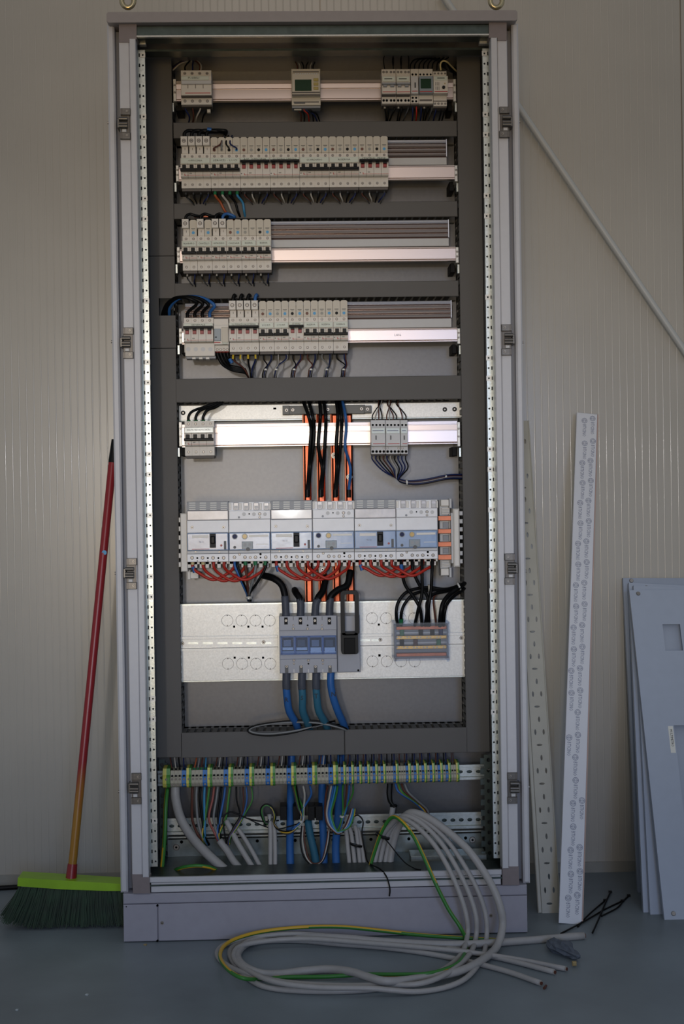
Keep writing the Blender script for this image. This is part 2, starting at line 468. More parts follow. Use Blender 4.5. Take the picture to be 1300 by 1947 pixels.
bb = put(MB().box(-3, 3.2, WALL_Y-0.004, WALL_Y+0.05, 0, 0.028), 'baseboard_back', 'wall_base'); tag(bb, 'low grey kerb along the foot of the ribbed wall', 'baseboard', kind='structure')
back = put(MB().box(-3, 3.2, WALL_Y+0.008, WALL_Y+0.06, 0, 3.4), 'wall_core', 'wall_base', wall)

# ================================================================== CABINET
cab = thing('electrical_cabinet', 'tall grey steel electrical cabinet standing open without doors against the wall', 'cabinet')
YB = 0.30      # face of the back panel
YD = 0.20      # front of the trunking covers
def cbox(name, m, x0, x1, y0, y1, z0, z1, ch=0.002, parent=None):
    return put(MB().box(x0, x1, y0, y1, z0, z1, 0, ch), name, m, parent or cab)
# plinth
px_ = 0.466
cbox('plinth_body', 'plinth_grey', -px_+.004, px_-.004, 0.006, 0.40, 0.0, 0.108)
cbox('plinth_rail', 'plinth_grey', -px_, px_, 0.0, 0.40, 0.0885, 0.1118)
xs_ = P(300, 1755, 0).x
pp = cbox('plinth_panel', 'plinth_grey', xs_+.0012, px_, 0.0, 0.02, 0.002, 0.0872, 0.0012)
pc = cbox('plinth_corner', 'plinth_grey', -px_, xs_-.0012, 0.0, 0.02, 0.002, 0.0872, 0.0012)
for q in ((299, 1722), (299, 1789)): CY(pc, 'rubber_plug', 'hole', q[0], q[1], 2.2, -0.0008, 0.002, 8)
CY(pc, 'rivet', 'hole', 240, 1724, 1.3, -0.0006, 0.002, 8)
SCW(pp, 308, 1755, 3.4, 0.0, 'steel'); SCW(pp, 933, 1741, 3.4, 0.0, 'steel')
# roof
rz0, rz1 = P(590, 41, -0.015).z, P(590, 21, -0.015).z
rf = put(MB().prism([(-.4695, rz0+.004), (-.4655, rz0), (.4655, rz0), (.4695, rz0+.004), (.4695, rz1-.004), (.4655, rz1), (-.4655, rz1), (-.4695, rz1-.004)], -0.015, 0.42, axis='y'), 'roof', 'roof_grey', cab)
for q in (243, 943):
    c = P(q, 1, 0.03)
    mb = MB()
    ringp = [c + Vector((math.cos(a)*0.0140, 0, math.sin(a)*0.0165)) for a in [2*math.pi*i/24 for i in range(25)]]
    mb.tube(ringp, 0.0058, 12, cap=False); mb.cyl((c.x, c.y, rz1), (0, 0, 0.009), 0.011, 14, r2=0.008)
    put(mb, 'lifting_eye', 'zinc_yellow', cab)
# frame: inner box
ox0, ox1, oz0, oz1 = -0.404, 0.407, 0.1482, 2.0753
cbox('back_panel', 'back_panel', -0.44, 0.44, YB, YB+0.004, 0.11, 2.10, 0)
cbox('side_panel', 'side_inner', -0.448, -0.444, 0.03, 0.40, 0.11, 2.10, 0)
cbox('side_panel', 'side_inner', 0.446, 0.450, 0.03, 0.40, 0.11, 2.10, 0)
cbox('rear_panel', 'cabinet_grey', -0.45, 0.45, 0.396, 0.40, 0.11, 2.11, 0)
cbox('top_panel', 'roof_inner', -0.44, 0.44, 0.03, 0.40, 2.095, 2.099, 0)
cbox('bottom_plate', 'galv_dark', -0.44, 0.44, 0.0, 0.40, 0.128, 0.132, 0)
# top and bottom cross members
z_a, z_b = P(590, 68, 0.004).z, P(590, 47, 0.004).z
cbox('top_cross_member', 'galv_dark', ox0-.004, ox1+.004, 0.004, 0.05, z_a, z_b)
cbox('top_cross_member_lip', 'galv_bright', ox0-.004, ox1+.002, -0.002, 0.006, z_a-0.003, z_a+0.0008, 0.0006)
mb = MB()
for i in range(38): mb.cyl((ox0+0.05+i*0.0195, 0.10, z_a-0.0035), (0, 0, 0.002), 0.003, 8)
cbox('top_inner_rail', 'galv_dark', ox0, ox1, 0.08, 0.12, z_a-0.008, z_a-0.003, 0)
z_c = P(620, 1661.5, 0).z; z_d = P(620, 1671, 0).z; z_e = P(620, 1690, 0).z
cbox('sill_upper_edge', 'cabinet_grey', ox0-.001, ox1+.001, 0.0, 0.008, z_d, z_c, 0.001)
cbox('sill_lower_edge', 'cabinet_grey', ox0+.002, ox1-.001, 0.002, 0.05, z_e, z_d-.0012, 0.001)
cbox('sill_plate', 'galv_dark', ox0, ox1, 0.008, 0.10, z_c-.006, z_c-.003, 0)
# posts, strips and corner blocks, measured in the photograph at mid height
def vpart(name, m, px0, px1, py0, py1, Yf, Yb, ch=0.0015):
    return BX(cab, name, m, px0, py0, px1, py1, Yf, Yb, ch)
vpart('post', 'cabinet_grey', 238.5, 258, 78, 1664, 0.0, 0.035)
vpart('post_strip', 'cabinet_grey', 258.2, 270, 73, 1669, -0.004, 0.03)
vpart('post', 'cabinet_grey', 956, 974.5, 76, 1649, 0.0, 0.035)
vpart('post_strip', 'cabinet_grey', 944, 955.8, 71, 1652, -0.004, 0.03)
vpart('jamb', 'recess_dark', 229, 240, 60, 1690, 0.032, 0.07)
vpart('jamb', 'recess_dark', 973, 984.5, 58, 1672, 0.032, 0.07)
vpart('side_edge', 'cabinet_grey', 216, 230, 46, 1698, 0.010, 0.40, 0.004)
vpart('side_edge', 'cabinet_grey', 983.5, 996.5, 44, 1680, 0.010, 0.40, 0.004)
def corner(pts, dy=0):
    Y = -0.003
    poly = [(P(a, b, Y).x, P(a, b, Y).z) for a, b in pts]
    put(MB().prism(poly, Y, 0.035, axis='y'), 'corner_block', 'corner_plastic', cab)
corner([(226, 43), (259.5, 43), (259.5, 74.5), (246.5, 74.5), (246.5, 80), (226, 80)])
corner([(929.5, 40), (963, 40), (963, 77), (945.5, 77), (945.5, 71.5), (929.5, 71.5)])
corner([(251, 1663), (270, 1663), (270, 1668), (284, 1668), (285.5, 1699), (253, 1699)])
corner([(955, 1652), (966.5, 1652), (966.5, 1648), (986, 1648), (987, 1683), (955, 1683)])
# perforated galvanised uprights with square slots and round holes
def upright(pa, pb, py0, py1, slot_first, Yf):
    x0, x1, z0, z1 = R4(pa, py0, pb, py1, Yf)
    pitch = 0.0236; n = int((z1-z0)/pitch); pitch = (z1-z0)/n
    xm = x0+(x1-x0)*(0.46 if slot_first else 0.54)
    mb = MB()
    for i in range(n):
        a, b = z0+i*pitch, z0+(i+1)*pitch; zc = (a+b)/2
        l, r = (x0, xm), (xm, x1)
        s_, o_ = (l, r) if slot_first else (r, l)
        mb.ring_cell(s_[0], s_[1], a, b, Yf, (s_[0]+s_[1])/2+(.0008 if slot_first else -.0008), zc, 0.0032, 0.0082)
        mb.ring_cell(o_[0], o_[1], a, b, Yf, (o_[0]+o_[1])/2, zc, 0.0047, 0.0047, True)
    up = put(mb, 'perforated_upright', 'galvanised', cab)
    # side flange towards the front opening
    sx = x0 if slot_first else x1
    put(MB().box(sx-.0008, sx+.0008, 0.02, Yf+.001, z0, z1), 'flange', 'galvanised', up)
    put(MB().box(x0+.001, x1-.001, Yf+0.02, Yf+0.022, z0, z1), 'hole_shade_strip', 'side_inner', up)  # dark strip added behind the holes to stand in for shade
    return up, (x0+x1)/2 + (0.0035 if slot_first else -0.0035), z0, pitch
upL, nxL, nzL, npL = upright(273, 287.5, 95, 1648, True, 0.05)
upR, nxR, nzR, npR = upright(927.5, 941, 92, 1632, False, 0.05)
def cage(up, x, z):
    mb = MB()
    t = 0.0008
    mb.ring_cell(x-.0062, x+.0062, z-.0058, z+.0058, 0.0488, x, z, 0.0052, 0.0052, True)
    put(mb, 'cage_nut', 'galv_bright', up)
for py in (107, 227, 265, 383, 420, 580, 697, 737, 856, 893, 972, 1090, 1130, 1330, 1372, 1560):
    cage(upL, nxL, nzL + npL*(round((P(278, py, .05).z-nzL)/npL-.5)+.5))
for py in (105, 222, 259, 376, 414, 574, 690, 728, 848, 886, 962, 1079, 1118, 1312, 1352):
    cage(upR, nxR, nzR + npR*(round((P(934, py, .05).z-nzR)/npR-.5)+.5))
BX(upL, 'top_clip', 'galv_bright', 264.5, 73, 277, 85, 0.045, 0.06); BX(upR, 'top_clip', 'galv_bright', 911, 70, 929, 83, 0.045, 0.06)
# notched inner uprights near the back of the side walls (seen below the trunking)
def notched(pa, pb, py0, py1, Yf, side):
    x0, x1, z0, z1 = R4(pa, py0, pb, py1, Yf)
    mb = MB(); n = int((z1-z0)/0.024)
    for i in range(n):
        a = z0+i*(z1-z0)/n; b = z0+(i+1)*(z1-z0)/n; w = (x1-x0)
        xa, xb = (x0+.3*w, x1) if side > 0 else (x0, x1-.3*w)
        mb.ring_cell(xa, xb, a, b, Yf, (xa+xb)/2, (a+b)/2, 0.0095, 0.0105, True)
        if side > 0: mb.box(x0, x0+.3*w, Yf, Yf+.002, a+.003, b-.008)
        else: mb.box(x1-.3*w, x1, Yf, Yf+.002, a+.003, b-.008)
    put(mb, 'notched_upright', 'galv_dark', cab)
notched(914, 938, 1435, 1632, 0.16, 1); notched(303, 320, 1444, 1640, 0.245, -1)
# hinges
def hinge(cx, cy, side):
    Y = -0.004; s = side
    h = BX(cab, 'hinge', 'hinge_dark', cx-9, cy-29, cx+9, cy+29, Y+0.002, Y+0.012)
    for dy in (-23, 23):
        pl = BX(h, 'hinge_plate', 'hinge_metal', cx-9.5, cy+dy-6.5, cx+9.5, cy+dy+6.5, Y-0.004, Y+0.004, 0.001)
        SCW(pl, cx+s*3.5, cy+dy-.5, 2.6, Y-0.004, 'steel')
        BX(pl, 'hinge_slot', 'hinge_dark', cx-s*7.5-2, cy+dy-5.5, cx-s*7.5+2, cy+dy+5.5, Y-0.0046, Y, 0)
    for dy, m in ((-9, 'hinge_metal'), (0, 'hinge_dark'), (5, 'hinge_metal')):
        a = P(cx-s*12, cy+dy, Y-0.006); b = P(cx+s*4, cy+dy, Y-0.006)
        put(MB().cyl(a, b-a, 0.0046, 10), 'knuckle', m, h)
    BX(h, 'hinge_arm', 'hinge_metal', cx-s*13-2.5, cy-10, cx-s*13+2.5, cy+8, Y-0.002, Y+0.03, 0.001)
    BX(h, 'latch_pad', 'light_grey', cx-s*2-4, cy+10, cx-s*2+4, cy+16, Y-0.003, Y+0.004, 0.001)
for cx, cy in ((238, 235), (243.5, 652), (250, 1091), (259, 1500)): hinge(cx, cy, 1)
for cx, cy in ((959, 232), (963, 646), (969, 1082), (974, 1499)): hinge(cx, cy, -1)
_sl = R4(216, 46, 230, 1698, 0.010)[0]; _sr = R4(983.5, 44, 996.5, 1680, 0.010)[1]
for py in (234, 650, 1090, 1505):
    z = P(222, py, 0.03).z; put(MB().cyl((_sl-.004, .028, z), (.005, 0, 0), .0034, 8), 'side_bolt', 'steel_screw', cab)
for py in (232, 651, 1086, 1496):
    z = P(992, py, 0.03).z; put(MB().cyl((_sr-.001, .028, z), (.005, 0, 0), .0034, 8), 'side_bolt', 'steel_screw', cab)

# rear frame at the bottom of the cabinet
def slotted_rail(name, label, px0, px1, py0, py1, Y, slots, m='galvanised', top=None, cat='mounting rail', screws=()):
    x0, x1, z0, z1 = R4(px0, py0, px1, py1, Y)
    t = thing(name, label, cat, ((x0+x1)/2, Y, z0))
    h = z1-z0
    mb = MB()
    mb.prism([(Y-.006, z1-h*.16), (Y-.006, z1), (Y-.004, z1), (Y-.004, z1-h*.14), (Y+.002, z1-h*.16), (Y+.002, z1-h*.19), (Y, z1-h*.2)][::1], x0, x1)
    mb.prism([(Y-.006, z0+h*.16), (Y-.006, z0), (Y-.004, z0), (Y-.004, z0+h*.14), (Y+.002, z0+h*.16), (Y+.002, z0+h*.19), (Y, z0+h*.2)], x0, x1)
    n = slots; w = (x1-x0)/n
    for i in range(n):
        mb.ring_cell(x0+i*w, x0+(i+1)*w, z0+h*.17, z1-h*.17, Y, x0+(i+.5)*w, (z0+z1)/2, w*.62, h*.22, True)
    put(mb, 'profile', m, t)
    put(MB().box(x0, x1, Y+.012, Y+.014, z0+h*.2, z1-h*.2), 'slot_shade_sheet', 'galv_dark', t)  # darker sheet added so the slots read as shaded
    for q in screws: SCW(t, q[0], q[1], 4, Y-.001, 'steel')
    return t
slotted_rail('mounting_rail', 'slotted steel rail crossing the cabinet floor below the terminal strip', 318, 917, 1549, 1580, 0.22, 37)
bm_ = thing('floor_beam', 'dull galvanised cross beam on the bottom of the cabinet behind the cables', 'beam', P(615, 1640, 0.24))
BX(bm_, 'web', 'galv_mid', 318, 1590, 918, 1624, 0.24, 0.25)
BX(bm_, 'upper_edge', 'galvanised', 318, 1584.5, 918, 1588, 0.235, 0.25)
BX(bm_, 'lower_edge', 'galvanised', 318, 1628, 918, 1634, 0.225, 0.25)
BX(bm_, 'foot', 'galvanised', 318, 1638, 918, 1643, 0.20, 0.25)
for i in range(16): CY(bm_, 'hole', 'hole', 345+i*36, 1601-i*.5, 3.2, 0.2395, 0.242, 8)
for q in ((335, 1611), (898, 1597)): SCW(bm_, q[0], q[1], 6.5, 0.239, 'steel')
ib = thing('gland_plate', 'bare galvanised gland plate lying on the cabinet floor near the corner', 'plate', P(855, 1650, 0.1))
BX(ib, 'plate', 'galvanised', 781, 1627, 925, 1650, 0.14, 0.20)

# ================================================================== TRUNKING
def fingers(mb, a0, a1, across0, across1, Y0, Y1, vertical):
    pitch = 0.0190; n = int((a1-a0)/pitch)
    for i in range(n):
        s = a0+i*pitch
        if vertical: mb.box(across0, across1, Y0, Y1, s, s+0.0125)
        else: mb.box(s, s+0.0125, Y0, Y1, across0, across1)
    if vertical: mb.box(across0, across1, Y1-.02, Y1, a0, a1); mb.box(across0, across1, Y0, Y0+.006, a0, a1)
    else: mb.box(a0, a1, Y1-.02, Y1, across0, across1); mb.box(a0, a1, Y0, Y0+.006, across0, across1)
def trunk(label, px0, py0, px1, py1, splits=(), vertical=False, notch=None):
    x0, x1, z0, z1 = R4(px0, py0, px1, py1, YD)
    t = thing('cable_trunking', label, 'cable trunking', ((x0+x1)/2, YD, z0), 'grey slotted cable trunking in the cabinet')
    for s_ in (0, 1):
        mb = MB()
        if vertical:
            xa = x0+.002 if s_ == 0 else x1-.004
            fingers(mb, z0, z1, xa, xa+.002, YD+.004, YB-.001, True)
        else:
            za = z0+.002 if s_ == 0 else z1-.004
            fingers(mb, x0, x1, za, za+.002, YD+.004, YB-.001, False)
        put(mb, 'slotted_wall', 'trunking', t)
    put(MB().box(x0+.004, x1-.004, YB-.004, YB-.001, z0+.004, z1-.004), 'base', 'trunking', t)
    cuts = [0]+list(splits)+[0]
    if vertical:
        zs = [z1]+[P((px0+px1)/2, s_, YD).z for s_ in splits]+[z0]
        for i in range(len(zs)-1):
            a, b = zs[i+1]+.0006, zs[i]-.0006
            if notch and a < notch[2] < b:
                nx, nz0, nz1 = notch[0], notch[1], notch[2]
                poly = [(x0, a), (x1, a), (x1, nz0), (nx, nz0), (nx, nz1), (x1, nz1), (x1, b), (x0, b)]
                put(MB().prism(poly, YD, YD+.003, axis='y'), 'cover', 'trunking_cover', t)
            else:
                put(MB().box(x0, x1, YD, YD+.003, a, b, 0, .0012), 'cover', 'trunking_cover', t)
    else:
        xs = [x0]+[P(s_, (py0+py1)/2, YD).x for s_ in splits]+[x1]
        for i in range(len(xs)-1):
            put(MB().box(xs[i]+.0005, xs[i+1]-.0005, YD, YD+.003, z0, z1, 0, .0012), 'cover', 'trunking_cover', t)
    return t
trunk('tall grey cable trunking with a cut-out for black cables, beside the OFFICINA breaker', 286, 84, 336, 1441, (487, 662), True, notch=(P(302, 584, YD).x, P(316, 600, YD).z, P(316, 567, YD).z))
trunk('tall plain grey cable trunking standing beside the copper bar stubs', 877, 82, 922, 1431, (), True)
trunk('horizontal grey cable trunking between the top rail and the OFFICINA breaker row', 329, 231, 869, 261)
trunk('horizontal grey cable trunking under the OFFICINA breaker row', 330, 384.5, 870, 414)
trunk('horizontal grey cable trunking right above the row with the tripped supply switch', 331, 536, 872, 566)
trunk('deep horizontal grey cable trunking above the copper busbars', 333, 717, 877, 762)
trunk('deep horizontal grey cable trunking with jointed cover above the terminal strip', 343, 1388, 889, 1436, (655,))

# ================================================================== ALUMINIUM RAILS
YR, YT, YN = 0.205, 0.160, 0.141
def bracket(t, px, py0, py1, side):
    # galvanised end bracket with a folded lower tab
    b = BX(t, 'end_bracket', 'galv_bright', px-3, py0-2, px+3, py1+2, YR-.002, YB, 0.001)
    BX(b, 'bracket_tab', 'galvanised', px-side*3-3, py1+4, px-side*3+2, py1+22, YR+.01, YR+.03, 0.001)
    for k in (.25, .6): SCW(b, px, py0+(py1-py0)*k, 2.2, YR-.003, 'steel')
    BX(b, 'bracket_pad', 'black_matt', px+side*3-1, py1+3, px+side*14+1, py1+20, YR+.03, YB, 0.001)
    return b
def rail(label, px0, px1, py0, py1, grooves=(.16, .42), text=None):
    x0, x1, z0, z1 = R4(px0, py0, px1, py1, YR); h = z1-z0
    t = thing('aluminium_rail', label, 'rail', ((x0+x1)/2, YR, z0), 'aluminium device rails')
    prof = [(YR+.012, z1), (YR+.0015, z1)]
    for g in grooves:
        zz = z1-h*g
        prof += [(YR+.0012 if g < .3 else YR, zz+.0012), (YR+.0035, zz+.0006), (YR+.0035, zz-.0006), (YR-.0006 if g < .3 else YR, zz-.0014)]
    prof += [(YR, z0+.005), (YR+.0015, z0+.004), (YR-.002, z0+.002), (YR-.002, z0), (YR+.012, z0)]
    put(MB().prism(prof, x0, x1), 'profile', 'aluminium', t)
    e0 = P(px0, (py0+py1)/2, YR).x; e1 = P(px1, (py0+py1)/2, YR).x
    bracket(t, px0-3, py0, py1, 1); bracket(t, px1+3, py0, py1, -1)
    if text: TXT(t, text[0], P(text[1], text[2], YR-.0005), .006, 'ink_grey')
    return t
rail('long bare aluminium rail carrying the programmable controller at the top', 335, 861, 152, 191)
rail('aluminium rail carrying the seven OFFICINA row breakers', 340, 864, 316, 343, (.12,))
rail('half empty aluminium rail with six two-pole breakers', 342, 866, 471.5, 498, (.12,))
rail('aluminium rail stamped L406 beneath the small breakers', 346, 869, 626, 652, (.12,), ('L406', 756, 637))
rail('wide aluminium rail running in front of the copper busbars', 346, 869, 804, 847, (.14, .40))

# slotted busbar carriers behind the plug-in breakers
def busbar(label, px0, px1, py0, py1, pyb):
    x0, x1, z0, z1 = R4(px0, py0, px1, py1, YR+.004)
    zb = P((px0+px1)/2, pyb, YR+.004).z
    t = thing('busbar_carrier', label, 'busbar', ((x0+x1)/2, YR, zb), 'comb busbar carriers')
    Y = YR+.004; h = z1-z0
    put(MB().box(x0, x1, Y+.010, YB-.03, z0, z1), 'housing', 'bus_slot', t)
    for i in range(4):
        a = z1-h*(i+.02)/4; b = z1-h*(i+.80)/4
        m = 'alu_end' if i == 0 else 'aluminium'
        bar = put(MB().prism([(Y+.012, a), (Y+.001, a), (Y, a-.001), (Y+.0015, (a+b)/2), (Y, b+.001), (Y+.001, b), (Y+.012, b)], x0, x1-.002), 'conductor', m, t)
    put(MB().box(x0, x1, Y+.001, YB-.03, zb, z0-.001, 0, .001), 'lower_cover', 'light_grey', t)
    put(MB().box(x1-.002, x1+.001, Y-.001, YB-.02, z0, z1+.001, 0, .0008), 'end_cap', 'alu_end', t)
    return t
busbar('striped busbar carrier behind the OFFICINA row plug-in modules', 346, 849, 267, 300, 315)
busbar('striped busbar carrier behind the half empty two-pole row', 348, 853, 420, 454, 470)
busbar('striped busbar carrier behind the row with the blue and black feeder cables', 352, 858, 574, 607, 625)
# ================================================================== MODULAR BREAKERS
MOD = 0.01785
H = 0.083
_bm = {}
def bmesh_cached(key, fn, name, mats):
    if key not in _bm: _bm[key] = fn().mesh(name, mats)
    return _bm[key]
def body_mesh(poles):
    def f():
        mb = MB()
        prof = [(-.004, 0), (-.045, 0), (-.045, .0215), (-.0475, .0228), (-.060, .0228), (-.0625, .025), (-.0625, .052), (-.0655, .053), (-.0655, .0672), (-.0475, .0683), (-.045, .069), (-.045, H), (-.004, H)]
        for i in range(poles):
            a = (i-poles/2)*MOD
            mb.prism(prof, a+.0003, a+MOD-.0003)
        mb.box(-poles*MOD/2+.001, poles*MOD/2-.001, -.044, -.004, .001, H-.001)
        return mb
    return bmesh_cached(('body', poles), f, 'body', ['white_plastic'])
def foot_mesh(poles):
    def f():
        mb = MB(); w = poles*MOD/2
        mb.box(-w+.001, w-.001, -.040, -.006, -.006, 0.0)
        return mb
    return bmesh_cached(('foot', poles), f, 'terminal_base', ['groove'])
def lever_mesh(poles, on):
    def f():
        mb = MB(); w = poles*MOD/2
        if on:
            mb.box(-w+.001, w-.0005, -.079, -.0655, .0535, .0592, 0, .0012)
            for i in range(poles):
                c = (i-poles/2+.5)*MOD
                mb.box(c-.0042, c+.0042, -.0735, -.0625, .0495, .0535, 0)
                mb.box(c-.0042, c+.0042, -.068, -.0625, .0415, .0495, 1, .0006)
        else:
            mb.box(-w+.0005, w-.001, -.079, -.0625, .0345, .0405, 0, .0012)
            for i in range(poles):
                c = (i-poles/2+.5)*MOD
                mb.box(c-.0042, c+.0042, -.072, -.0625, .0405, .0500, 0, .0006)
        return mb
    return bmesh_cached(('lever', poles, on), f, 'lever', ['black_plastic', 'red_plastic'])
def label_mesh(poles):
    def f():
        w = poles*MOD/2
        return MB().box(-w+.0015, w-.0012, -.0672, -.0655, .0540, .0668, 0, .0005)
    return bmesh_cached(('label', poles), f, 'label_strip', ['label_green'])
def red_mesh(poles):
    def f():
        mb = MB(); w = poles*MOD/2
        x = -w+.010
        mb.box(-w+.009, -w+.0135, -.0631, -.0625, .0262, .0275); mb.box(-w+.009, -w+.0105, -.0631, -.0625, .0275, .0305)
        x = -w+.0145
        while x < w-.001:
            mb.box(x, x+.0011, -.0631, -.0625, .0262, .0275); x += .0019
        mb.box(-w+.002, -w+.004, -.0631, -.0625, .0285, .031, 1); mb.box(-w+.021, -w+.027, -.0631, -.0625, .0300, .0325, 2)
        return mb
    return bmesh_cached(('red', poles), f, 'printed_scale', ['red_ink', 'groove', 'dot_grey'])
def plug_mesh():
    def f():
        w = MOD/2-.0004; z1 = H+.0385
        mb = MB().prism([(-w, H), (w, H), (w, z1-.003), (w-.0035, z1), (-w+.0035, z1), (-w, z1-.003)], -.048, -.008, axis='y')
        mb.box(-.0048, .0048, -.0485, -.048, H+.0165, H+.0178, 1); mb.box(-.0030, .0030, -.0485, -.048, H+.0138, H+.0148, 2)
        return mb
    return bmesh_cached('plug', f, 'plug_module', ['warm_white', 'ink', 'dot_grey'])
def conn_mesh():
    def f():
        w = MOD/2
        mb = MB().box(-w+.0022, w-.0004, -.046, -.008, H, H+.0175, 0, .0006)
        mb.box(-w+.0006, w-.0012, -.060, -.008, H+.0165, H+.0385, 0, .0008)
        mb.box(.0005, .0015, -.0466, -.046, H+.0085, H+.0135, 1)
        return mb
    return bmesh_cached('conn', f, 'supply_connector', ['white_plastic', 'groove'])
def dot_mesh(m):
    return bmesh_cached(('dot', m), lambda: MB().cyl((0, -.0486, 0), (0, .001, 0), .0036, 14), 'phase_dot', [m])
BRK = {}
def breaker(key, x, z, poles, on, text, tops, label, group, txtw=None):
    """x, z: left edge and bottom of the body in the world; tops: one letter per pole - b g k l (dots), c connector, n plain, - none"""
    w = poles*MOD
    t = thing('circuit_breaker', label, 'circuit breaker', (x+w/2, YR, z), group)
    inst(body_mesh(poles), 'body', t, (0, 0, 0)); inst(foot_mesh(poles), 'terminal_base', t, (0, 0, 0))
    ls = inst(label_mesh(poles), 'label_strip', t, (0, 0, 0))
    if text:
        TXT(ls, text, (x+w/2, YR-.0674, z+(.0605 if not on else .0630)), .0040, 'ink', txtw or min(w*.8, len(text)*.0042))
    inst(lever_mesh(poles, on), 'lever', t, (0, 0, 0)); inst(red_mesh(poles), 'printed_scale', t, (0, 0, 0))
    for i in range(poles):
        c = (i-poles/2+.5)*MOD
        inst(screw_mesh(.0032), 'screw', t, (c, -.0452, .0765)); inst(screw_mesh(.0032), 'screw', t, (c, -.0452, .0085))
        k = tops[i] if i < len(tops) else '-'
        if k in 'bgklnG':
            pl = inst(plug_mesh(), 'plug_module', t, (c, 0, 0))
            dm = {'b': 'dot_brown', 'g': 'dot_grey', 'k': 'dot_black', 'l': 'dot_blue'}.get(k)
            if dm: inst(dot_mesh(dm), 'phase_dot', pl, (0, 0, H+.0075))
        elif k == 'c':
            cn = inst(conn_mesh(), 'supply_connector', t, (c, 0, 0))
            inst(screw_mesh(.0048), 'clamp_screw', cn, (-.0003, -.0604, H+.0275))
    BRK[key] = (x, z, poles)
    return t
def pole(key, i):            # world x of a pole
    x, z, n = BRK[key]; return x+(i+.5)*MOD
# --- OFFICINA row
G2 = 'four-pole breakers of the OFFICINA row'
z2 = P(345, 358, YT).z; x2 = P(344.5, 325, YT).x
row2 = [('OFFICINA', False, 'cccc', 'four-pole breaker marked OFFICINA with four white supply connectors on top'),
        ('SERVIZI - LUCI', False, 'bgkl', 'four-pole breaker marked SERVIZI - LUCI with coloured leads over its plug modules'),
        ('ASP. OFFICINA', True, 'bgkl', 'four-pole breaker marked ASP. OFFICINA with raised black lever, third in its row'),
        ('QUADRO UFFICIO', True, 'bgkl', 'four-pole breaker marked QUADRO UFFICIO with raised black lever'),
        ('GUARDIANO', False, 'bgkl', 'four-pole breaker marked GUARDIANO with lowered black lever'),
        ('RISERVA', False, 'bgkl', 'four-pole breaker marked RISERVA with lowered lever, sixth in its row'),
        ('CENTRAL. PRESE', True, 'bgkl', 'four-pole breaker marked CENTRAL. PRESE with raised lever at the row end')]
for i, (tx, on, tops, lb) in enumerate(row2):
    breaker('a%d' % i, x2+i*4*MOD, z2, 4, on, tx, tops, lb, G2)
# --- two-pole row
G3 = 'two-pole breakers on the half empty rail'
z3 = P(348, 514.5, YT).z; x3 = P(347, 480, YT).x
row3 = [('RIARMO', 'cl', 'first two-pole breaker of the half empty rail, single connector and a blue dot'),
        ('CANCELLO', 'cl', 'second two-pole breaker of the half empty rail, single connector and a blue dot'),
        ('ANTINCENDIO', 'cc', 'two-pole breaker on the half empty rail with two supply connectors'),
        ('CALDAIA', 'bl', 'two-pole breaker on the half empty rail with brown and blue dots'),
        ('RISERVA', 'gn', 'two-pole breaker on the half empty rail with one grey dot and a blank module'),
        ('RISERVA', 'kl', 'two-pole breaker at the end of the half empty rail, black and blue dots')]
for i, (tx, tops, lb) in enumerate(row3):
    breaker('b%d' % i, x3+i*2*MOD, z3, 2, False, tx, tops, lb, G3, .018 if tx == 'RISERVA' else .026)
# --- main switch row
z4 = P(352, 670, YT).z; x4 = P(350, 640, YT).x
breaker('c0', x4, z4, 4, True, 'GENERALE', '----', 'four-pole supply breaker marked GENERALE under arching black and blue feeders', None, .034)
BRK['rcd'] = (x4+4*MOD, z4, 2)
xe = x4+6.12*MOD
breaker('c1', xe, z4, 4, True, 'ILLUMINAZIONE ESTERNA', 'cccc', 'four-pole breaker marked ILLUMINAZIONE ESTERNA with yellow ferrules below', None)
row4 = [('LUCI EST.', False, 'bl', 'two-pole breaker marked LUCI EST. beside the ILLUMINAZIONE ESTERNA breaker'),
        ('LUCI INT.', False, 'gl', 'two-pole breaker marked LUCI INT. with grey and blue dots'),
        ('CITOFONO', True, 'kl', 'two-pole breaker marked CITOFONO with raised lever between lowered ones'),
        ('RISERVA', False, 'bl', 'two-pole RISERVA breaker with a brown dot, after the raised CITOFONO lever'),
        ('RISERVA', False, 'gl', 'two-pole RISERVA breaker with grey and blue dots, last but one of its row'),
        ('RISERVA', False, 'kl', 'two-pole RISERVA breaker closing the L406 rail row, black and blue dots')]
for i, (tx, on, tops, lb) in enumerate(row4):
    breaker('d%d' % i, xe+4.05*MOD+i*2*MOD, z4, 2, on, tx, tops, lb, 'two-pole breakers on the L406 rail', .020)
# lower terminal shroud under the supply breaker
sh = thing('terminal_shroud', 'pale terminal shroud with slotted lower edge under the GENERALE breaker', 'terminal cover', P(382, 684, YT))
BX(sh, 'shroud', 'white_plastic', 352, 653, 408, 677, YT-.006, YR-.006)
for i in range(4): CY(sh, 'port', 'light_grey', 358+i*14, 664, 4.2, YT-.0064, YT-.004, 12)
for i in range(3): BX(sh, 'clip', 'white_end', 365+i*13, 679, 372+i*13, 683, YT+.002, YR-.02)
BX(sh, 'rear_lip', 'mid_grey', 354, 677, 410, 682, YT+.006, YR-.01)
rc = thing('residual_current_module', 'two-module earth-leakage add-on with silver shutter beside the GENERALE breaker', 'residual current device', (x4+5*MOD, YR, z4))
qx = P(420, 640, YT)
BX(rc, 'body', 'white_plastic', 406.5, 606, 434.5, 668, YT+.001, YR-.004)
BX(rc, 'nose', 'white_plastic', 406.5, 618, 434.5, 655, YN, YT+.002)
BX(rc, 'shutter', 'lcd_frame', 407, 625, 419.5, 648, YN-.003, YN)
BX(rc, 'shutter_tab', 'ink', 408.5, 640, 412, 642, YN-.004, YN-.002)
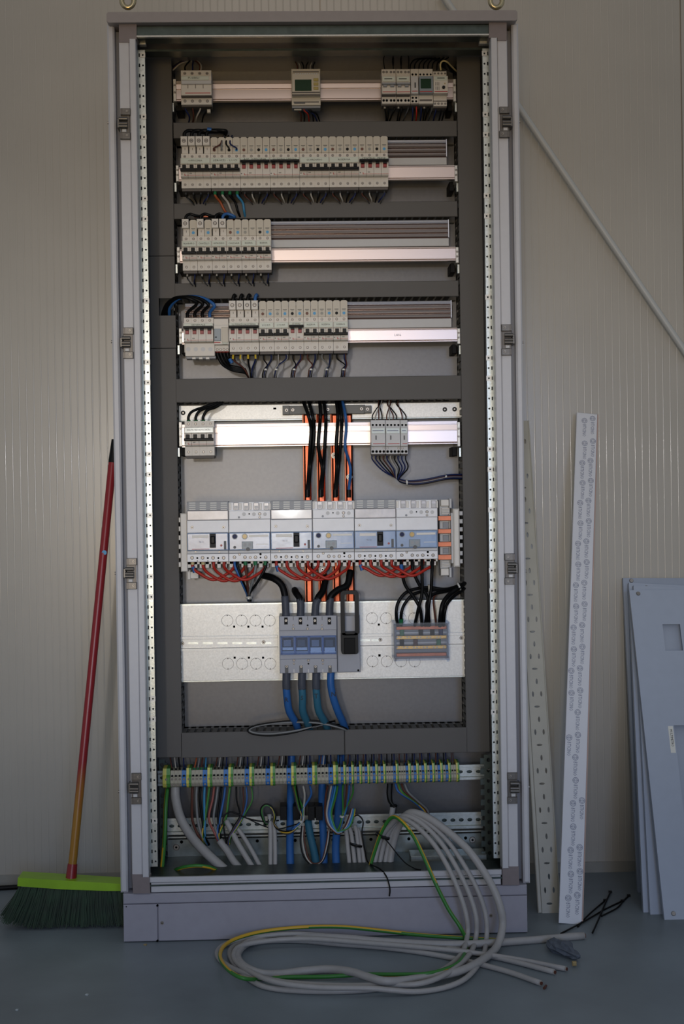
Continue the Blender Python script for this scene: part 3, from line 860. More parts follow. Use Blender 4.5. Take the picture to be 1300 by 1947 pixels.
BX(rc, 'test_plate', 'warm_white', 421.5, 622, 433.5, 651, YN-.002, YN)
BX(rc, 'test_button', 'label_green', 423, 651, 432, 654, YN-.004, YN)
BX(rc, 'red_band', 'red_ink', 407, 650.5, 419, 652, YN-.0006, YN, 0)
for i in range(4): SCW(rc, 413+i*6.3, 664.5, 2.6, YT+.001, 'dark')

# --- row of the aluminium rail over the copper bars
z5 = P(353, 866.5, YT).z; x5 = P(352, 835, YT).x
breaker('e0', x5-.001, z5, 4, False, 'LINEA PROTEZIONE MULTIMETRO', '----', 'single four-pole breaker on the wide rail with green ferrules above it', None)

# ================================================================== OTHER DEVICES (measured on the photograph)
def device(name, label, cat, px0, py0, px1, py1, group=None):
    c = P((px0+px1)/2, py1, YR)
    return thing(name, label, cat, c, group)
# fuse isolator on the top rail
d = device('fuse_isolator', 'pale four-module fuse isolator marked FUSIBILI at the start of the top rail', 'isolator', 344, 133, 402, 206)
BX(d, 'body', 'white_plastic', 344, 133.5, 402, 199, YT, YR-.004)
BX(d, 'nose', 'white_plastic', 344, 144, 402, 181, YN, YT+.002)
lb_ = BX(d, 'label_strip', 'label_green', 344.5, 144.5, 397, 152, YN-.002, YN, .0003); TXT(lb_, 'FUSIBILI', P(368, 148.2, YN-.0025), .0042, 'ink', .026)
BX(d, 'handle_bar', 'light_grey', 344.5, 152.5, 401.5, 159.5, YN-.006, YN)
for q in (357, 371.5, 386): BX(d, 'seam', 'groove', q-.6, 160.5, q+.6, 168, YN-.0004, YN+.001, 0)
BX(d, 'red_band', 'red_ink', 352, 176, 400, 177.5, YN-.0006, YN, 0)
BX(d, 'groove_line', 'groove', 344.2, 180, 401.8, 182.6, YN+.002, YT, 0)
for q in (351, 365, 379.5, 393.5): SCW(d, q, 139.5, 2.8, YT); SCW(d, q+.7, 192, 2.8, YT)
BX(d, 'foot', 'groove', 345, 199, 403, 203, YT+.008, YR-.01)
BX(d, 'release_tab', 'warm_white', 393.5, 207.5, 400, 214, YT, YT+.01)
# programmable controller
d = device('programmable_controller', 'beige programmable controller with dark green display in the middle of the top rail', 'controller', 554, 131, 609, 200)
BX(d, 'body', 'warm_white', 554, 131, 609, 200, YT, YR-.004)
BX(d, 'face', 'warm_white', 555, 139, 608.5, 181, YN, YT+.002, .001)
BX(d, 'display', 'lcd_green', 560.5, 151, 592, 172.5, YN-.0015, YN+.001, .0008)
for i in range(3): BX(d, 'key', 'button_yellow', 596, 148.5+i*8, 605, 154+i*8, YN-.003, YN, .001)
BX(d, 'groove_line', 'groove', 555, 174.5, 608, 177, YN-.0005, YN+.001, 0); BX(d, 'groove_line', 'groove', 555, 179, 608.5, 181.3, YN-.0005, YN+.001, 0)
BX(d, 'terminal_slot', 'groove', 556.5, 135.5, 606, 137.5, YT-.0006, YT+.001, 0); BX(d, 'terminal_slot', 'groove', 558, 193, 606, 195, YT-.0006, YT+.001, 0)
BX(d, 'terminal_slot', 'dark_grey', 559, 194.5, 580, 197, YT-.0008, YT+.001, 0)
for i in range(10): BX(d, 'terminal_mark', 'light_grey', 561+i*4.4, 139, 563.4+i*4.4, 141.6, YN-.0008, YN+.001, 0)
BX(d, 'foot', 'mid_grey', 555, 200, 609, 205, YT+.006, YR-.01)
# two contactors, a relay, a display module and a power supply at the end of the top rail
for i, px in enumerate((725.5, 753)):
    d = device('contactor', ('pale two-module contactor with grey lever, first after the bare rail' if i == 0 else 'pale two-module contactor between its twin and the slim relay'), 'contactor', px, 131, px+27, 198, 'contactors on the top rail')
    BX(d, 'body', 'white_plastic', px, 131.5, px+27, 197, YT, YR-.004)
    BX(d, 'nose', 'white_plastic', px+.5, 144, px+27, 178, YN, YT+.002)
    ls = BX(d, 'label_strip', 'label_green', px+1.5, 145.5, px+25, 154.5, YN-.002, YN, .0004)
    BX(ls, 'print_line', 'ink', px+5, 149, px+20, 150.5, YN-.0024, YN-.001, 0)
    lv = BX(d, 'lever_bar', 'mid_grey', px+1, 156.5, px+27, 160, YN-.010, YN)
    for k in (6.5, 20): BX(lv, 'lever', 'mid_grey', px+k-3.5, 160, px+k+3.5, 164.5, YN-.006, YN)
    BX(d, 'red_band', 'red_ink', px+2, 174, px+26.5, 175.3, YN-.0006, YN, 0)
    BX(d, 'groove_line', 'groove', px+.5, 178, px+26.7, 180, YN+.001, YT, 0)
    for k in (3.5, 9.5, 17.5, 23.5): SCW(d, px+k, 137, 2.4, YT); SCW(d, px+k+.2, 191, 2.6, YT, 'hole')
    BX(d, 'foot', 'groove', px, 197, px+27, 200.5, YT+.008, YR-.01)
d = device('relay', 'slim pale relay module squeezed between the contactors and the green display', 'relay', 781, 130, 795, 197)
BX(d, 'body', 'white_plastic', 780.8, 131, 795.5, 196.5, YT, YR-.004); BX(d, 'nose', 'light_grey', 781, 144.5, 795, 178, YN+.003, YT+.002)
BX(d, 'switch', 'dark_grey', 788, 156.5, 790.5, 166, YN, YN+.004); BX(d, 'red_band', 'red_ink', 783, 172.5, 794, 174, YN+.0024, YN+.004, 0)
for k in (784, 790.5):
    SCW(d, k, 141.5, 2.2, YT, 'hole'); SCW(d, k+.4, 186, 2.2, YT, 'hole'); SCW(d, k+.4, 192.5, 2.2, YT, 'hole')
BX(d, 'foot', 'groove', 781, 196.5, 795, 200, YT+.008, YR-.01)
d = device('display_module', 'pale module with blue-framed green display among the top rail devices', 'controller', 796, 131, 823, 197)
BX(d, 'body', 'white_plastic', 795.8, 131, 822.8, 197, YT, YR-.004); BX(d, 'display_frame', 'lcd_frame', 797, 144.5, 823.5, 177, YN, YT+.002)
BX(d, 'display', 'lcd_green', 799.5, 149.5, 819.5, 168, YN-.001, YN+.001, .0006); BX(d, 'red_band', 'red_ink', 798, 173, 822, 175, YN-.0006, YN, 0)
BX(d, 'terminal_slot', 'groove', 797.5, 189, 821, 192.3, YT-.0006, YT+.001, 0)
for k in range(4): SCW(d, 798.7+k*6.6, 141.5, 2, YT, 'hole')
BX(d, 'foot', 'groove', 796, 197, 823, 200.5, YT+.008, YR-.01)
d = device('power_supply', 'pale power supply module with a black rotary knob at the end of the top rail', 'power supply', 824, 133, 852, 202)
BX(d, 'body', 'white_plastic', 823.5, 135.5, 849, 201.5, YT, YR-.004); BX(d, 'nose', 'white_plastic', 824, 144, 851.5, 177, YN-.004, YT+.002)
ls = BX(d, 'label_strip', 'label_green', 826, 144.8, 850, 152.5, YN-.0055, YN-.004, .0003); BX(ls, 'print_line', 'ink', 831, 147.5, 845, 149.2, YN-.006, YN-.004, 0)
for k in range(3):
    BX(d, 'vent_slit', 'dark_grey', 827.6+k*3, 156, 828.5+k*3, 162.5, YN-.0045, YN-.003, 0); BX(d, 'vent_slit', 'dark_grey', 827.8+k*3, 164.5, 828.7+k*3, 171, YN-.0045, YN-.003, 0)
CY(d, 'knob', 'black_plastic', 843.3, 165.5, 3, YN-.008, YN-.003, 12); CY(d, 'lamp', 'button_yellow', 845.6, 158.5, 1.2, YN-.0055, YN-.003, 8)
BX(d, 'red_band', 'red_ink', 826, 173, 850.5, 174.8, YN-.0046, YN-.003, 0); BX(d, 'groove_line', 'groove', 824, 178, 851, 181.5, YT-.001, YT, 0); BX(d, 'groove_line', 'groove', 824, 191.4, 849, 193.2, YT-.0005, YT, 0)
for k in range(4): SCW(d, 826.5+k*6.5, 139.5, 2, YT, 'dark'); SCW(d, 826.8+k*6.5, 197, 2.2, YT, 'dark')
BX(d, 'foot', 'groove', 824, 201.5, 849, 205, YT+.008, YR-.01)
# three impulse relays on the wide rail
for i, (a, b) in enumerate(((705, 732.5), (733, 760.5), (761, 775))):
    lb_ = ['two-module impulse relay over the wire fan, nearest the copper bars', 'two-module impulse relay in the middle of the group of three', 'slim single-module impulse relay closing the group of three'][i]
    d = device('impulse_relay', lb_, 'relay', a, 798, b, 866, 'impulse relays on the wide rail')
    BX(d, 'body', 'light_grey', a, 798.5, b, 863, YT, YR-.004); BX(d, 'nose', 'light_grey', a+.4, 812, b, 848, YN, YT+.002)
    ls = BX(d, 'label_strip', 'label_green', a+1, 814, b-1, 824, YN-.002, YN, .0004)
    BX(ls, 'print_line', 'ink_grey', a+3, 818, b-3.5, 819.5, YN-.0024, YN-.001, 0)
    BX(d, 'switch', 'dark_grey', (a+b)/2-5 if i < 2 else 767.5, 828, (a+b)/2-3 if i < 2 else 769.5, 836, YN-.003, YN)
    BX(d, 'red_band', 'red_ink', a+4, 843, b-1, 844.3, YN-.0006, YN, 0)
    BX(d, 'foot', 'groove', a+1, 863, b-.5, 866, YT+.010, YR-.01)
    n = 4 if i < 2 else 2
    for k in range(n):
        q = a+3.5+k*6.9
        SCW(d, q, 808, 2.3, YT, 'hole'); SCW(d, q+.3, 858.5, 2.8, YT, 'hole')
        if k in (0, 3): SCW(d, q+.3, 852, 2, YT, 'dark')

# ================================================================== STEEL PLATE, COPPER BARS
t = thing('galvanised_strip', 'bright galvanised mounting strip behind the copper bars under the deep trunking', 'plate', P(610, 797, .27))
BX(t, 'strip', 'galv_bright', 340, 768, 881, 796, 0.262, 0.268); BX(t, 'lower_fold', 'galvanised', 340, 796, 881, 798, 0.258, 0.27)
for q in ((348, 785), (845.5, 778.5), (864, 778)): SCW(t, q[0], q[1], 4.6, 0.262, 'hole', 'bolt'); 
for q in ((348, 785), (845.5, 778.5), (864, 778)): CY(t, 'bolt_head', 'steel_screw', q[0], q[1], 1.8, 0.258, 0.262, 8)
BX(t, 'slot', 'hole', 519.5, 775, 525, 778.5, 0.2615, 0.263, 0)
t = thing('busbar_support', 'grey bolted insulating bar clamping the tops of the copper bars', 'busbar support', P(620, 787, .23))
BX(t, 'bar', 'support_grey', 548, 770.5, 694, 787, 0.236, 0.262, .001)
for a, b in ((537, 550), (692, 706)): BX(t, 'end_block', 'support_grey', a, 771, b, 788 if a < 600 else 785, 0.232, 0.262, .001)
for q in ((544.5, 780), (556.5, 779.5), (587.5, 779), (623, 778.5), (687, 777.5), (698.5, 778)): SCW(t, q[0], q[1], 3.6, 0.2315, 'steel', 'bolt')
cop = [(576, 589), (602, 616), (629, 642), (655, 669)]
cn = ['nearest the fuse end', 'second of the four', 'third of the four', 'beside the blue cable']
for i, (a, b) in enumerate(cop):
    t = thing('copper_busbar', 'upright copper busbar, ' + cn[i], 'busbar', P((a+b)/2+4, 1148, .25), 'upright copper busbars')
    BX(t, 'bar', 'copper', a+3, 787, b+3, 1146, 0.246, 0.256, .0042)
    BX(t, 'edge', 'copper_dull', a+3-2, 787, a+3+.5, 1146, 0.250, 0.262, .0006)
    q = {1: (608, 851), 2: (635, 866), 3: (664, 907)}.get(i)
    if q:
        CY(t, 'washer', 'steel_screw', q[0], q[1], 5.6, 0.243, 0.247, 16); SCW(t, q[0], q[1], 3.6, 0.2425, 'steel', 'bolt')

# ================================================================== MOULDED CASE BREAKERS
YP = 0.125
def mccb_common(t, x0, p):
    BX(t, 'case', 'breaker_grey', x0+.3, p-58, x0+79.3, p+54, YP+.018, 0.225, .001)
    BX(t, 'lower_strip', 'light_grey', x0+.5, p+33.5, x0+79.2, p+39, YP+.006, YP+.02, .0008)
    BX(t, 'terminal_cover', 'breaker_grey', x0+.5, p+39.5, x0+79.2, p+54.5, YP+.004, YP+.02, .0008)
    # comb under the terminals
    mb = MB()
    for k in range(7):
        a0, a1, b0, b1 = R4(x0+2+k*11.2, p+55, x0+8.5+k*11.2, p+66, YP+.03)
        mb.box(a0, a1, YP+.03, .2, b0, b1)
    a0, a1, b0, b1 = R4(x0, p+54, x0+79, p+59, YP+.03); mb.box(a0, a1, YP+.03, .2, b0, b1)
    put(mb, 'terminal_comb', 'white_end', t)
def mccb(x0, p, label):
    t = thing('moulded_case_breaker', label, 'circuit breaker', P(x0+40, p+66, YP+.03), 'moulded case breakers with toggles')
    mccb_common(t, x0, p)
    BX(t, 'vent_block', 'mid_grey', x0+.5, p-60, x0+79, p-43, YP+.016, YP+.05, .001)
    for c in range(4):
        for r in range(4):
            BX(t, 'vent_slat', 'vent_slit', x0+4.5+c*20, p-58+r*4, x0+16.5+c*20, p-56+r*4, YP+.0145, YP+.018, 0)
    BX(t, 'clear_cover', 'clear_silver', x0+.5, p-43, x0+79, p-24.5, YP+.005, YP+.02, .0015)
    bd = BX(t, 'upper_band', 'breaker_grey', x0+.5, p-24, x0+79, p-.8, YP+.004, YP+.02, .001)
    for q in (10, 70): SCW(bd, x0+q, p-11, 3, YP+.004, 'steel')
    pn = BX(t, 'front_panel', 'blue_gloss', x0+.8, p, x0+78.8, p+33, YP, YP+.02, .0018)
    BX(pn, 'name_plate', 'white_end', x0+10, p+4, x0+41, p+9.5, YP-.0006, YP+.001, .0002)
    TXT(pn, 'MA 125', P(x0+28, p+17, YP-.0006), .0032, 'ink_grey', .012)
    BX(pn, 'red_scale', 'red_ink', x0+10, p+30, x0+43, p+31, YP-.0004, YP+.001, 0)
    BX(pn, 'toggle_surround', 'ink_black', x0+43.5, p+1, x0+55, p+28, YP-.003, YP+.001, .0008)
    BX(pn, 'toggle', 'black_plastic', x0+45, p+6, x0+53.5, p+20, YP-.014, YP-.002, .002)
    CY(pn, 'trip_button', 'red_plastic', x0+65.5, p+23.5, 2.2, YP-.0015, YP+.001, 10)
    BX(pn, 'setting_slot', 'dark_grey', x0+70.5, p+15, x0+75, p+31, YP-.0008, YP+.001, .0005)
    for q in (17, 62): SCW(t, x0+q, p+36, 2, YP+.006, 'steel')
    for q in (10, 30, 50, 70): SCW(t, x0+q, p+47, 3.3, YP+.004, 'dark')
    for q in (20, 40, 60): SCW(t, x0+q, p+47.5, 2, YP+.004, 'hole'); CY(t, 'pin_hole', 'hole', x0+q, p+53, 1, YP+.0035, YP+.005, 6)
    return t
def rccb(x0, p, label):
    t = thing('residual_current_unit', label, 'residual current device', P(x0+40, p+66, YP+.03), 'residual current units beside the moulded case breakers')
    mccb_common(t, x0, p)
    for c in range(4):
        s_ = BX(t, 'terminal_socket', 'clear_silver', x0+9+c*19.3, p-57, x0+18.5+c*19.3, p-43, YP+.012, YP+.05, .001)
        BX(s_, 'socket_window', 'light_grey', x0+10.5+c*19.3, p-51, x0+17+c*19.3, p-45, YP+.011, YP+.014, .0005)
    for c in range(5): BX(t, 'separator', 'white_end', x0+.5+c*19.3-(2 if c == 4 else 0), p-56, x0+5+c*19.3-(2 if c == 4 else 0), p-43, YP+.016, YP+.05, .001)
    b1 = BX(t, 'upper_band', 'breaker_grey', x0+.5, p-42, x0+79, p-25.5, YP+.004, YP+.02, .001)
    for q in (29, 48, 69): CY(b1, 'cap', 'light_grey', x0+q, p-35, 3.6, YP+.0032, YP+.005, 12)
    SCW(b1, x0+59, p-35.5, 3, YP+.004, 'dark'); SCW(b1, x0+59, p-29, 2.2, YP+.004, 'dark'); SCW(b1, x0+39, p-35.5, 1.4, YP+.004, 'hole'); CY(b1, 'cap', 'mid_grey', x0+19.5, p-29, 2.2, YP+.0032, YP+.005, 10)
    BX(t, 'plain_band', 'breaker_grey', x0+.5, p-25, x0+79, p-.8, YP+.005, YP+.02, .001)
    pn = BX(t, 'front_panel', 'blue_gloss', x0+.8, p, x0+78.8, p+33, YP, YP+.02, .0018)
    for q, m in ((11.5, 'button_blue'), (30.5, 'button_gold')):
        rg = CY(pn, 'button_ring', 'lcd_frame', x0+q, p+7.5, 5.6, YP-.001, YP+.001, 16)
        CY(rg, 'button', m, x0+q, p+7.5, 4.2, YP-.004, YP, 16)
    BX(pn, 'name_plate', 'white_end', x0+39, p+4, x0+75, p+8, YP-.0006, YP+.001, .0002)
    k_ = CY(pn, 'set_screw', 'dark_grey', x0+11.5, p+28, 2.8, YP-.0012, YP+.001, 10)
    ab = BX(pn, 'dial_window', 'lcd_frame', x0+25, p+17, x0+46, p+31, YP-.002, YP+.001, .001)
    for q in (31, 40): CY(ab, 'dial', 'mid_grey', x0+q, p+23, 3.2, YP-.003, YP-.001, 12)
    CY(pn, 'test_knob', 'dark_grey', x0+36.5, p+31.5, 3.6, YP-.005, YP, 12)
    BX(pn, 'white_line', 'white_end', x0+53, p+21.5, x0+75, p+22.5, YP-.0005, YP+.001, 0)
    for q in (11, 31, 51, 70.5): SCW(t, x0+q, p+47, 3.3, YP+.004, 'dark')
    SCW(t, x0+20.5, p+41.5, 2.4, YP+.004, 'dark'); SCW(t, x0+60.5, p+41, 2.4, YP+.004, 'hole'); SCW(t, x0+41, p+47.5, 2.6, YP+.004, 'dark'); SCW(t, x0+60.5, p+47.5, 1.6, YP+.004, 'hole')
    return t
ux = [355, 434.6, 514.2, 593.9, 673.4, 752.6]
pv = lambda x: 1013.6-.0125*(x-355)
ml = ['moulded breaker with toggle at the white-plate end of its row', 'moulded breaker with toggle in the middle of its row, shiny clear cover', 'moulded breaker with toggle nearest the copper bar stubs']
rl = ['residual current unit between the first two toggle breakers', 'residual current unit fed by the cables running along the copper bars', 'residual current unit next to the copper bar stubs, black cables below']
for i in range(3):
    mccb(ux[2*i], pv(ux[2*i]), ml[i]); rccb(ux[2*i+1], pv(ux[2*i+1]), rl[i])
# chassis: white end plates, copper stubs, grey clips
t = thing('end_plate', 'white notched plastic end plate beside the first moulded breaker', 'end plate', P(348, 1087, .17), 'white end plates of the breaker chassis')
BX(t, 'plate', 'white_end', 343, 976, 356, 1087, 0.150, 0.23, .002)
for i in range(6): BX(t, 'notch_pad', 'white_end', 339.5, 984+i*17, 344, 993+i*17, 0.158, 0.23, .001)
BX(t, 'lower_lug', 'white_end', 357, 1087, 377, 1100, 0.19, 0.23, .001); BX(t, 'lug_clip', 'white_end', 356, 1083, 362, 1102, 0.185, 0.2, .001)
t = thing('end_plate', 'white notched plastic end plate holding the copper bar stubs', 'end plate', P(869, 1079, .17), 'white end plates of the breaker chassis')
BX(t, 'plate', 'white_end', 862, 967, 874, 1078, 0.150, 0.23, .003); BX(t, 'spine', 'light_grey', 857.5, 975, 863, 1071, 0.160, 0.23, .001)
for i in range(7): BX(t, 'notch_pad', 'light_grey', 873, 972+i*15.2, 879.5, 980+i*15.2, 0.165, 0.23, .001)
sn = ['topmost', 'second from the top', 'third from the top', 'lowest']
for i, (a, b) in enumerate(((980.5, 990), (1005.5, 1014.5), (1030, 1039.5), (1054.5, 1064.5))):
    o = BX(None, 'copper_stub', 'copper_dull', 832.5, a, 859.5, b, 0.165, 0.18, .001)
    tag(o, 'short horizontal copper bar stub, ' + sn[i] + ' of the four', 'busbar', 'copper bar stubs')
t = thing('busbar_insulator', 'pale grey slotted busbar base behind the copper bar stubs', 'busbar support', P(848, 1096, .2))
BX(t, 'base', 'light_grey', 836, 951, 856, 1095, 0.195, 0.235, .001)
for i in range(3): BX(t, 'window', 'mid_grey', 842, 993+i*24.5, 853, 1003+i*24.5, 0.190, 0.2, .0005)
for i, (a, b) in enumerate(((966, 979), (1067, 1078))):
    for k in range(4): BX(t, 'fin', 'white_end', 839, a+k*3.2, 853.5, a+k*3.2+1.4, 0.185, 0.2, 0)
for a, b in ((950, 962), (1081, 1094)):
    c_ = BX(t, 'clip', 'white_end', 838, a, 853, b, 0.178, 0.2, .001); BX(c_, 'clip_hook', 'light_grey', 854, a-2, 858.5, b+4, 0.172, 0.21, .001)
BX(t, 'side_bar', 'light_grey', 853.5, 975, 857, 1070, .185, .2, .0005)

# ================================================================== PLATE WITH MAIN SWITCH
YG = 0.235
pl = thing('mounting_plate', 'bright galvanised mounting plate with round knock-outs behind the main switch', 'plate', P(613, 1292, YG))
BX(pl, 'sheet', 'galv_bright', 341.5, 1146.5, 884, 1290, YG, YG+.003, .0006)
BX(pl, 'upper_fold', 'galvanised', 341.5, 1144.5, 884, 1147, YG, YG+.05, 0); BX(pl, 'lower_fold', 'galvanised', 341.5, 1290, 884, 1292, YG, YG+.03, 0)
_k = {}
def knock(px, py):
    c = P(px, py, YG-.0005)
    if 'm' not in _k:
        mb = MB(); r = 11.0*(YG-EYE.y)/FPX
        mb.cyl((0, 0.0001, 0), (0, .0004, 0), r, 28, 1); mb.cyl((0, -.0003, 0), (0, .0006, 0), r*.945, 28, 0)
        mb.box(-.0012, .0012, -.0004, 0, r*.8, r*1.0, 1); mb.box(-.0012, .0012, -.0004, 0, -r*1.0, -r*.8, 1)
        _k['m'] = mb.mesh('knockout', ['galv_bright', 'groove'])
    inst(_k['m'], 'knockout', pl, c-WL[pl.name])
for q in (432, 459, 485.5, 512.5): knock(q, 1180); knock(q+1.2, 1262)
for q in (707, 734, 761, 787): knock(q, 1175.5); knock(q+1, 1257.5)
for q in (445, 472, 499): BX(pl, 'square_hole', 'hole', q-2, 1189.5, q+2, 1193.5, YG-.0004, YG+.001, 0); BX(pl, 'square_hole', 'hole', q-1, 1248.5, q+3, 1252.5, YG-.0004, YG+.001, 0)
BX(pl, 'square_hole', 'hole', 718, 1185.5, 722, 1189.5, YG-.0004, YG+.001, 0); BX(pl, 'square_hole', 'hole', 719, 1244, 723.5, 1248.5, YG-.0004, YG+.001, 0)
def din(label, px0, px1, py0, py1, Y, slots, screws):
    x0, x1, z0, z1 = R4(px0, py0, px1, py1, Y); h = z1-z0
    t = thing('din_rail', label, 'DIN rail', ((x0+x1)/2, Y, z0), 'short DIN rails on the mounting plate')
    prof = [(Y-.006, z1), (Y-.0045, z1), (Y-.0045, z1-h*.14), (Y+.001, z1-h*.16), (Y+.001, z0+h*.16), (Y-.0045, z0+h*.14), (Y-.0045, z0), (Y-.006, z0), (Y-.006, z0+h*.17), (Y, z0+h*.2), (Y, z1-h*.2), (Y-.006, z1-h*.17)]
    put(MB().prism(prof, x0, x1), 'profile', 'galv_bright', t)
    for q in slots: BX(t, 'slot', 'galvanised', q-9.5, (py0+py1)/2-2, q+9.5, (py0+py1)/2+2, Y-.0006, Y+.0006, 0)
    for q in screws: SCW(t, q[0], q[1], 3.6, Y-.001, 'steel')
din('DIN rail on the mounting plate beside the main switch, under four knock-outs', 339, 527.5, 1209, 1236.5, YG-.004, (367, 395, 423, 451, 478, 506), ((346.5, 1223.5), (501, 1221)))
din('DIN rail carrying the clear distribution block on the mounting plate', 684, 886, 1204, 1231, YG-.004, (694, 716), ((723, 1216.5), (877, 1213)))
# main switch
YS = 0.140
ms = thing('main_switch', 'large grey four-pole main switch with black pull handle on the galvanised plate', 'switch', P(607, 1280, YS))
BX(ms, 'body', 'switch_grey', 531, 1171, 640.5, 1279.5, YS+.004, YG-.004, .0015)
BX(ms, 'upper_cover', 'switch_grey', 531, 1171, 640, 1198.5, YS, YS+.02, .001); BX(ms, 'lower_cover', 'switch_grey', 532, 1252.5, 641, 1279.5, YS, YS+.02, .001)
wd = BX(ms, 'window_frame', 'light_grey', 532.5, 1209, 639.5, 1245, YS+.002, YS+.02, .001)
for i in range(4):
    a = 534+i*26.6
    BX(wd, 'contact_chamber', 'black_matt', a+1.5, 1212, a+24, 1238, YS+.0012, YS+.004, 0)
    BX(wd, 'contact', 'galv_bright', a+3, 1231, a+23, 1241 if i > 1 else 1236, YS+.0004, YS+.003, 0)
    BX(wd, 'inner_block', 'dark_grey' if i % 2 else 'mid_grey', a+5, 1217, a+19, 1229, YS+.0004, YS+.003, 0)
BX(wd, 'window', 'clear_blue', 533, 1209.5, 639, 1244.5, YS-.006, YS-.0045, 0)
for i in range(5): BX(wd, 'window_rib', 'clear_blue', 533+i*26.3, 1209.5, 537+i*26.3 if i < 4 else 639, 1244.5, YS-.008, YS-.006, 0)
for q in (1209.5, 1242.5): BX(wd, 'window_edge', 'clear_blue', 533, q, 639, q+2, YS-.009, YS+.002, 0)
for i in range(4):
    q = 543.5+i*27.5
    BX(ms, 'terminal_slot', 'black_matt', q-3.3, 1174, q+3.3, 1187.5, YS-.0006, YS+.001, .0004); SCW(ms, q, 1180, 2.6, YS-.001, 'steel')
    BX(ms, 'terminal_slot', 'dark_grey', q-2, 1265.5, q+4.5, 1279.5, YS-.0006, YS+.001, .0004); SCW(ms, q+1.3, 1267.5, 2.6, YS-.001, 'steel')
for i in range(3):
    q = 557.3+i*27.4
    SCW(ms, q, 1195.5, 2.6, YS, 'dark'); SCW(ms, q, 1189, 1.9, YS, 'hole' if i == 1 else 'dark'); BX(ms, 'pole_slit', 'dark_grey', q-.5, 1172, q+.5, 1179, YS-.0005, YS+.001, 0)
    SCW(ms, q+1.4, 1255.5, 2.6, YS, 'dark'); SCW(ms, q+1.5, 1262, 1.9, YS, 'hole' if i == 1 else 'dark'); BX(ms, 'pole_slit', 'white_end', q+1, 1272.5, q+2, 1279, YS-.0005, YS+.001, 0)
BX(ms, 'handle_base', 'switch_grey', 641, 1170.5, 684.5, 1278.5, YS+.012, YG-.004, .0015); SCW(ms, 681, 1274.5, 2.2, YS+.012, 'hole')
def rrect(x0, x1, z0, z1, r, n=5):
    pts = []
    for cx, cz, a0 in ((x1-r, z0+r, -90), (x1-r, z1-r, 0), (x0+r, z1-r, 90), (x0+r, z0+r, 180)):
        for k in range(n+1):
            a = math.radians(a0+90*k/n); pts.append((cx+r*math.cos(a), cz+r*math.sin(a)))
    return pts
x0, x1, z0, z1 = R4(647.5, 1123, 682.5, 1208, YS-.03); xi0, xi1, zi0, zi1 = R4(655.5, 1130, 674.5, 1206, YS-.03)
o_ = rrect(x0, x1, z0, z1, .009); i_ = rrect(xi0, xi1, zi0, zi1, .004); n_ = len(o_)
mb = MB(); ya, yb = YS-.03, YS-.012
vs = [(a, ya, b) for a, b in o_]+[(a, ya, b) for a, b in i_]+[(a, yb, b) for a, b in o_]+[(a, yb, b) for a, b in i_]
fs = []
for k in range(n_):
    j = (k+1) % n_
    fs += [(k, j, n_+j, n_+k), (2*n_+k, 3*n_+k, 3*n_+j, 2*n_+j), (k, 2*n_+k, 2*n_+j, j), (n_+k, n_+j, 3*n_+j, 3*n_+k)]
mb.add(vs, fs)
hd = put(mb, 'pull_handle', 'black_plastic', ms)
x0, x1, z0, z1 = R4(648.5, 1203, 681, 1244, YS-.03)
put(MB().prism(rrect(x0, x1, z0, z1, .006), YS-.03, YS+.012, axis='y'), 'handle_grip', 'black_plastic', hd)
BX(hd, 'grip_pad', 'black_matt', 654, 1213, 675, 1243, YS-.033, YS-.029, .001)
# clear distribution block
YC = 0.150
db = thing('distribution_block', 'clear-lidded distribution block with brass terminals on the galvanised plate', 'distribution block', P(801, 1256, YC))
BX(db, 'base', 'mid_grey', 750, 1188, 852, 1252, YG-.035, YG-.004, .001)
for r, py in enumerate((1194, 1212, 1231, 1245)):
    br = BX(db, 'brass_bar', 'brass' if r in (1, 2) else 'copper_dull', 753, py-3.5, 849, py+3, YG-.055, YG-.04, .0008)
    if r in (1, 2):
        for k in range(15): CY(br, 'clamp_screw', 'steel_screw' if (k+r) % 3 else 'brass', 755+k*6.3, py-.2, 1.7, YG-.0575, YG-.05, 6)
for q_, py_, m_ in ((764, 1203, 'wire_green'), (800, 1203, 'black_matt'), (822, 1203, 'black_matt'), (838, 1202, 'dkb'), (764, 1222, 'black_matt'), (790, 1222, 'wire_brown'), (834, 1222, 'wire_green')):
    BX(db, 'conductor_end', 'wire_dkblue' if m_ == 'dkb' else m_, q_-4, py_-6, q_+4, py_+6, YG-.052, YG-.044, .001)
for r, py in enumerate((1203, 1222)): BX(db, 'rib', 'light_grey', 753, py-2, 849, py+2, YG-.045, YG-.035, .0005)
lid = BX(db, 'clear_lid', 'clear_plastic', 749, 1185, 854, 1256, YC-.002, YC, 0)
for a, b, c, e in ((748, 1184, 754, 1257), (849, 1183, 855, 1256), (749, 1183.5, 854, 1187.5), (749, 1251, 854, 1256)): BX(lid, 'lid_wall', 'clear_plastic', a, b, c, e, YC-.004, YG-.01, .0006)
for q in (751, 852): BX(lid, 'lid_foot', 'clear_plastic', q-2, 1255, q+2, 1258.5, YC, YC+.01, 0)
